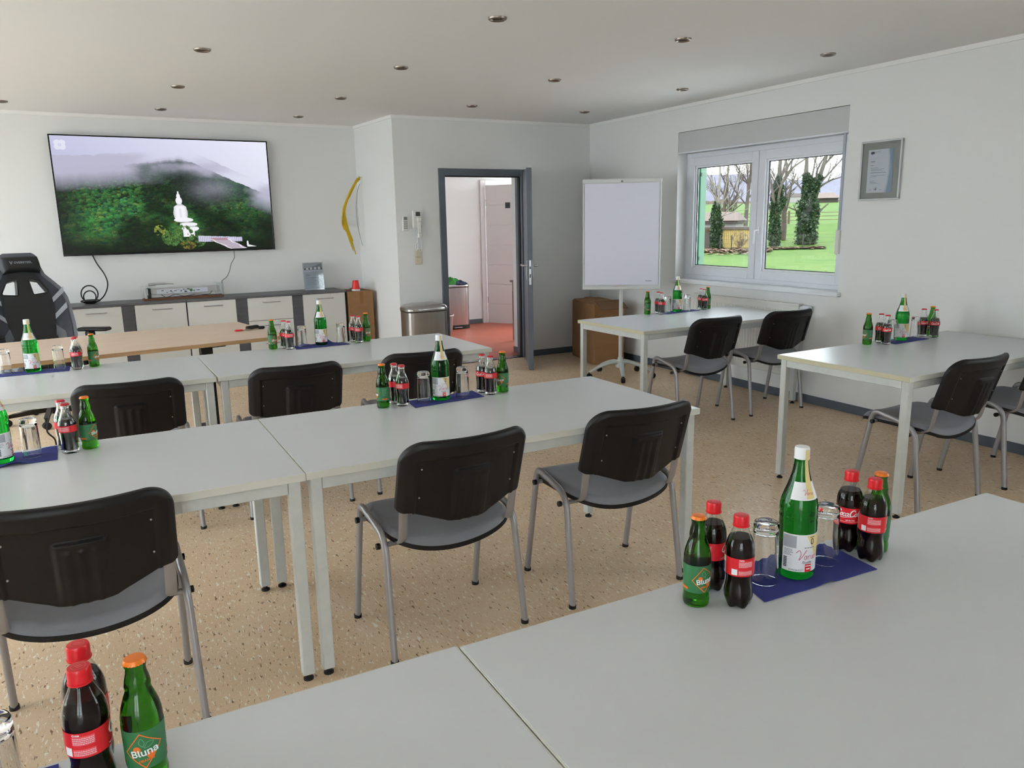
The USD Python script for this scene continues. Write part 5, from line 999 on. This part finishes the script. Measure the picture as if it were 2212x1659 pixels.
def branchy(seed, starts, depth=3, spread=.55, kids=(4, 6), shrink=.5, sag=0.0):
    """starts: (points, r0, r1); side twigs grow from each along its length"""
    rg = np.random.default_rng(seed); out = []
    def rec(pts, r0, r1, lev):
        pts = np.asarray(pts, float); L = np.linalg.norm(np.diff(pts, axis=0), axis=1).sum(); sp_ = spline(pts, 5); rr = np.linspace(r0, r1, len(sp_)); out.append(tube(sp_, rr, (7, 5, 4, 3, 3)[min(depth - lev, 4)], caps=False))
        if lev <= 0: return
        for _ in range(rg.integers(*kids)):
            f = rg.uniform(.22, .97); i = int(f * (len(sp_) - 1)); p0 = sp_[i]; d = sp_[min(i + 1, len(sp_) - 1)] - sp_[max(i - 1, 0)]; d /= np.linalg.norm(d) + 1e-9
            q = rg.normal(size=3); q[2] = abs(q[2]) * .6; q /= np.linalg.norm(q); nd = d * (1 - spread) + q * spread; nd[2] += .12 - sag; nd /= np.linalg.norm(nd); l2 = L * shrink * rg.uniform(.5, 1.1)
            m1 = p0 + nd * l2 * .5 + rg.normal(size=3) * l2 * .06; m2 = p0 + nd * l2 + rg.normal(size=3) * l2 * .10 + (0, 0, .06 * l2)
            rec([p0, m1, m2], rr[i] * .62, max(rr[i] * .18, .006), lev - 1)
    for pts, r0, r1, lv in starts: rec(pts, r0, r1, lv)
    return cat(*out)
def ivy(seed, stems, n, size=.11):
    rg = np.random.default_rng(seed); V, F = [], []
    for pts, r0, r1, w in stems:
        sp_ = spline(pts, 6); m = len(sp_) - 1
        for _ in range(int(n * w)):
            u = rg.random() * m; i = int(u); f = u / m; th = rg.uniform(0, 2 * PI); c = sp_[i] + (sp_[i + 1] - sp_[i]) * (u - i)
            r = (r0 + (r1 - r0) * f) * (.85 + .55 * meshkit.noise(np.array([[c[2] * 1.6, th * 1.1, seed]]))[0] + abs(rg.normal()) * .30) * min(1, (1 - f) * 5 + .35)
            p = c + np.array([math.cos(th) * r, math.sin(th) * r, rg.uniform(-.1, .1)])
            a = rg.normal(size=3); a /= np.linalg.norm(a); b = np.cross(a, rg.normal(size=3)); b /= np.linalg.norm(b); s = size * rg.uniform(.6, 1.4); o = len(V)
            V += [p + a * s, p + b * s * .7, p - a * s, p - b * s * .7]; F += [(o, o + 1, o + 2), (o, o + 2, o + 3)]
    return trimesh.Trimesh(V, F, process=False)
def tree(label, seed, x, y, starts, bark, ivys=None, n_ivy=0, group='bare winter trees outside', **kw):
    z0 = float(gz(x, y)); t = thing('tree', label, 'tree', (x, y, z0), 0, group)
    loc = lambda ps: [np.array([VR[0] * a + VD[0] * d, VR[1] * a + VD[1] * d, h]) for a, d, h in ps]
    part(t, 'trunk', cat(*[tube(spline(loc(ps), 6), np.linspace(r0, r1, 6 * (len(ps) - 1) + 1), 12) for ps, r0, r1, lv in starts if r0 > .12]), bark, 60)
    part(t, 'branches', branchy(seed, [(loc(ps), r0, r1, lv) for ps, r0, r1, lv in starts], **kw), bark, False, kind='stuff')
    if ivys: part(t, 'ivy', ivy(seed + 50, [(loc(ps), r0, r1, w) for ps, r0, r1, w in ivys], n_ivy), 'ivy_leaf', False, kind='stuff')
# (sideways, away, height) above the foot of each tree
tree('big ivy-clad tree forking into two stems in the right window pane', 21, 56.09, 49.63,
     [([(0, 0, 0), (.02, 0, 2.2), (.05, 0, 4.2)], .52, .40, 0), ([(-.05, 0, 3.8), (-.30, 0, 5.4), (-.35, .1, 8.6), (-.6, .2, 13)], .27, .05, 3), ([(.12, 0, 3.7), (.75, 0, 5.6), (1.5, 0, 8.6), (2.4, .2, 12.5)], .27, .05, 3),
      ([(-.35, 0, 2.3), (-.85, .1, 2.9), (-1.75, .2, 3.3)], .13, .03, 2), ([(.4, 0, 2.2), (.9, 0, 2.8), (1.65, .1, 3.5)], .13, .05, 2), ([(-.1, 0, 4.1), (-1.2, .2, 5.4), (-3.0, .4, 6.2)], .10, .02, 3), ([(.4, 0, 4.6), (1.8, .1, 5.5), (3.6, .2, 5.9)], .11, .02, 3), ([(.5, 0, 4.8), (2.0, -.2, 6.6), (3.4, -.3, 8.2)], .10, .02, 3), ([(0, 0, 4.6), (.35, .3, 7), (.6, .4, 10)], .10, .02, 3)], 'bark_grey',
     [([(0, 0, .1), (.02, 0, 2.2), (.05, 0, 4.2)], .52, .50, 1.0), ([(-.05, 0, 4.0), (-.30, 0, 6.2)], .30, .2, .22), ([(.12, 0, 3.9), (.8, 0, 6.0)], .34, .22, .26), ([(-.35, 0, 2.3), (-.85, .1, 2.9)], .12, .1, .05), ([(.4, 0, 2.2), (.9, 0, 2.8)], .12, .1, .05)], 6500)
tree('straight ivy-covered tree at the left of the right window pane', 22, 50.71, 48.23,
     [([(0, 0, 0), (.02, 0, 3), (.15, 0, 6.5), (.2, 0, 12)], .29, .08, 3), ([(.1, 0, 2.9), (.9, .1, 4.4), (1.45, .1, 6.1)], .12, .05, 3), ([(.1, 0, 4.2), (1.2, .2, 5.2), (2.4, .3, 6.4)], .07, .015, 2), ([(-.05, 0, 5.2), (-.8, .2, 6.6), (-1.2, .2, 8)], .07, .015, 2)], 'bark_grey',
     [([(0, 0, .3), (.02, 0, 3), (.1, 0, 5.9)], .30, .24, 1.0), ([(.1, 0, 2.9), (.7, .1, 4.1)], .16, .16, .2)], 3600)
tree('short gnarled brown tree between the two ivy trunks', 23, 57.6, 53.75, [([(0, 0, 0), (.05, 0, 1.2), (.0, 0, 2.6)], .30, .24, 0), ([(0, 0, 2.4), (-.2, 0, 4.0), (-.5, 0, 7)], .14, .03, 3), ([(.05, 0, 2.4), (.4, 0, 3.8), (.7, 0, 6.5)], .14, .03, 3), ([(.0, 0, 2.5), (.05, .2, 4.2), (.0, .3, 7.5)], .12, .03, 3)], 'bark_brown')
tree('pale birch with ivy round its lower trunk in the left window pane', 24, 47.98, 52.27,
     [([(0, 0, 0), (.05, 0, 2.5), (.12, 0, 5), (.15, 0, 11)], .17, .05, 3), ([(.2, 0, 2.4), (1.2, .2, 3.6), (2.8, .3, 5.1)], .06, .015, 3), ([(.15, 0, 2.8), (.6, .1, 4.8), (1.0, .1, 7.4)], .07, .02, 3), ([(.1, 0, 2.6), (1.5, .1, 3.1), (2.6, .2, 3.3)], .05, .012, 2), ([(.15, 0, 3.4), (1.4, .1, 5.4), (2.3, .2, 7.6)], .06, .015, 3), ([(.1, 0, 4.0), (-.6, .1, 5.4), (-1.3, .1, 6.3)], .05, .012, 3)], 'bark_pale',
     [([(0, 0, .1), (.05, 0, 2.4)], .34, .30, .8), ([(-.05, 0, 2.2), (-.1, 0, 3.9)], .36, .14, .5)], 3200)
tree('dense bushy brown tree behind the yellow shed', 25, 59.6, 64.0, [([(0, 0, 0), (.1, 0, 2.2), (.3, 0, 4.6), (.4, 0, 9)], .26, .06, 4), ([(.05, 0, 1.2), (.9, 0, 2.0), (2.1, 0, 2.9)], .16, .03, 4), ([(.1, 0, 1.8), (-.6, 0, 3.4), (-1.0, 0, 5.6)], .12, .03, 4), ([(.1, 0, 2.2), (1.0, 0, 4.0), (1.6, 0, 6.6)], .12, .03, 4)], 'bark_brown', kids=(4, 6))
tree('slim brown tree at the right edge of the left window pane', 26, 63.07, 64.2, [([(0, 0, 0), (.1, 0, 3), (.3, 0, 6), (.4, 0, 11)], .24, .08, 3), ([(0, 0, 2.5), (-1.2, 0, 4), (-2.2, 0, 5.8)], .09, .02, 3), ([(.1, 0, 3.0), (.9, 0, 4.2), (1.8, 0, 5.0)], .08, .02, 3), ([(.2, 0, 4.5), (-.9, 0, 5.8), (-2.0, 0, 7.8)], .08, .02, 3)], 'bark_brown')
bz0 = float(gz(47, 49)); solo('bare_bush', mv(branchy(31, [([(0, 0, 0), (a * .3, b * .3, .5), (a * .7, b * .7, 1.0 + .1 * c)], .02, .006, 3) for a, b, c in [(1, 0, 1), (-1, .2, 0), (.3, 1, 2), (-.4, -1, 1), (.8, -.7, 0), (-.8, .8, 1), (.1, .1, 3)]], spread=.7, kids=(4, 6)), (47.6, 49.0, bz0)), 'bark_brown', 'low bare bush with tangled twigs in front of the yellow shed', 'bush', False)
# sheds
a_, b_ = np.array([47.2, 53.5]), np.array([49.55, 50.0]); dv = b_ - a_; Ls = float(np.hypot(*dv)); ang = math.atan2(dv[1], dv[0]); zs_ = float(gz(48, 52))
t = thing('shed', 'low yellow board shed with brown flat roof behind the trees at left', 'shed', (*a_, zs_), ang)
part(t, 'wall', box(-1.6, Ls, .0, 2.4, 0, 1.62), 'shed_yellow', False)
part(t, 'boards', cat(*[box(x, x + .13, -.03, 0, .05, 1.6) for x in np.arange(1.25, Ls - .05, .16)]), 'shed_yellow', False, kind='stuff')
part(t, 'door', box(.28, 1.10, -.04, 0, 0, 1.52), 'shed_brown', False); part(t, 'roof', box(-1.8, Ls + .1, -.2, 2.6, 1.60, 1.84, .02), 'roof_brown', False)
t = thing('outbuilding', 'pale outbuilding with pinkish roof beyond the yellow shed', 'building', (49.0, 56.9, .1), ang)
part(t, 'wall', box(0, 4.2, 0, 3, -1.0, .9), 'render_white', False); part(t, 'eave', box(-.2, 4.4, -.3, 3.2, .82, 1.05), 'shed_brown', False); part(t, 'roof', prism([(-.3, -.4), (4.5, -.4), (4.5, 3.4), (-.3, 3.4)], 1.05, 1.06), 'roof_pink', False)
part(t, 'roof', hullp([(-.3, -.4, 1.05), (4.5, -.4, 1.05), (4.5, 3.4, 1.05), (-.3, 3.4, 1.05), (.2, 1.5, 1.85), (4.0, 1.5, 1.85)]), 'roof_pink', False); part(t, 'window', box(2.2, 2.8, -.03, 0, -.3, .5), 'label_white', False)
# wire fence near the trees, wooden paddock fence beyond, barn and houses far off
t = thing('wire_fence', 'thin wire fence with dark posts in front of the trees', 'fence')
fl = [pol(d, l) for d, l in ((66.5, -9.5), (67, -8.0), (67.5, -6.2), (67.8, -5.3), (68, -4.4), (69.5, 1.2), (70.5, 4.1), (71.0, 7.2), (71.5, 10))]
for x, y in fl: z = float(gz(x, y)); part(t, 'post', box(x - .03, x + .03, y - .03, y + .03, z - .1, z + 1.2), 'post_dark', False)
for h in (.5, .85, 1.15): part(t, 'wire', cat(*[tube([(p[0], p[1], float(gz(*p)) + h), (q[0], q[1], float(gz(*q)) + h)], .006, 4) for p, q in zip(fl, fl[1:])]), 'post_dark', False)
t = thing('paddock_fence', 'wooden rail fence across the far meadow', 'fence')
pf = [pol(95 + .12 * abs(l), l) for l in np.arange(-18, 19, 3.0)]
for x, y in pf: z = float(gz(x, y)); part(t, 'post', box(x - .09, x + .09, y - .09, y + .09, z - .1, z + 1.45), 'rail_brown', False)
for h in (.4, .8, 1.2): part(t, 'rail', cat(*[tube([(p[0], p[1], float(gz(*p)) + h), (q[0], q[1], float(gz(*q)) + h)], .035, 5) for p, q in zip(pf, pf[1:])]), 'rail_brown', False)
bx, by = 129.4, 110.3; t = thing('barn', 'distant open barn with reddish roof in the right window pane', 'barn', (bx, by, float(gz(bx, by))), math.atan2(VR[1], VR[0]))
part(t, 'wall', box(-1.8, 2.4, .5, 5, 0, .9), 'shed_brown', False)
for x in (-1.7, .3, 2.2): part(t, 'post', box(x, x + .12, 0, .12, 0, 1.0), 'post_dark', False)
part(t, 'roof', hullp([(-2.2, -.3, .85), (2.8, -.3, .85), (2.8, 5.3, .85), (-2.2, 5.3, .85), (-1.2, 2.5, 1.95), (1.6, 2.5, 1.95)]), 'roof_pink', False)
for k, (l, lb) in enumerate(((1.2, 'distant white house beyond the meadow, seen between the ivy trunks'), (23.0, 'distant white house beyond the meadow, right of the barn'))):
    x, y = pol(176, l); t = thing('house', lb, 'house', (x, y, float(gz(x, y))), ang, 'distant white houses'); part(t, 'wall', box(-1.1, 1.1, -1, 1, -.5, 1.1), 'render_white', False); part(t, 'roof', hullp([(-1.2, -1.1, 1.05), (1.2, -1.1, 1.05), (1.2, 1.1, 1.05), (-1.2, 1.1, 1.05), (-1.2, 0, 1.8), (1.2, 0, 1.8)]), 'roof_brown', False)
def ridge(nm, d0, dd, lat, top, rough, m, label, cat_, seed, n=160):
    ll = np.linspace(-lat, lat, n); dd_ = np.linspace(0, dd, 18); A, B = np.meshgrid(ll, dd_, indexing='ij'); f = np.sin(np.clip(B / dd, 0, 1) * PI / 2)
    z = f * np.interp(A, *top) + rough * (meshkit.fbm(np.stack([A / rough * .45, B / rough * .45, 0 * A + seed], -1), 3, seed) - .3) * np.minimum(1, f * 3); X = VD[0] * (d0 + B) + VR[0] * A; Y = VD[1] * (d0 + B) + VR[1] * A
    solo(nm, gridshell(np.stack([X, Y, z * 0 - 3], -1), np.stack([X, Y, z], -1)), m, label, cat_, False)
ridge('shrub_belt', 172, 10, 60, ([-60, -14, -8, 2, 8, 14, 60], [5, 5.0, 4.3, 3.6, 3.8, 4.4, 5]), 1.6, 'bare_shrubs', 'belt of bare grey-brown bushes at the far edge of the meadow', 'shrubs', 3)
ridge('hill', 520, 200, 320, ([-320, -80, -40, 0, 30, 70, 320], [30, 34, 33, 27, 27, 38, 40]), 9.0, 'bare_wood_hill', 'distant hill covered in bare grey woodland', 'hill', 6)
# pale gravel yard round the building
struct('yard', carve(box(-45, 21, -45, 45, -1.6, -1.12), [box(-3.5, 5.3, -2.9, 10.7, -2, 0), box(5.2, 6.5, 7.3, 10.7, -2, 0)]), 'gravel', label='pale gravel yard outside')
# green shutter folded back beside the window
t = thing('window_shutter', 'green wooden shutter folded out beside the left window pane', 'shutter', (XR + .272, 5.958, .92), math.radians(43.5))
part(t, 'board', box(0, .62, -.018, .0, 0, 1.20, .002), 'shutter_green', False); part(t, 'batten', box(.02, .60, .002, .026, .03, 1.17, .002), 'shutter_green', False)
for z in (.15, .95): part(t, 'hinge', box(-.018, .10, -.022, -.018, z, z + .03), 'post_dark', False)
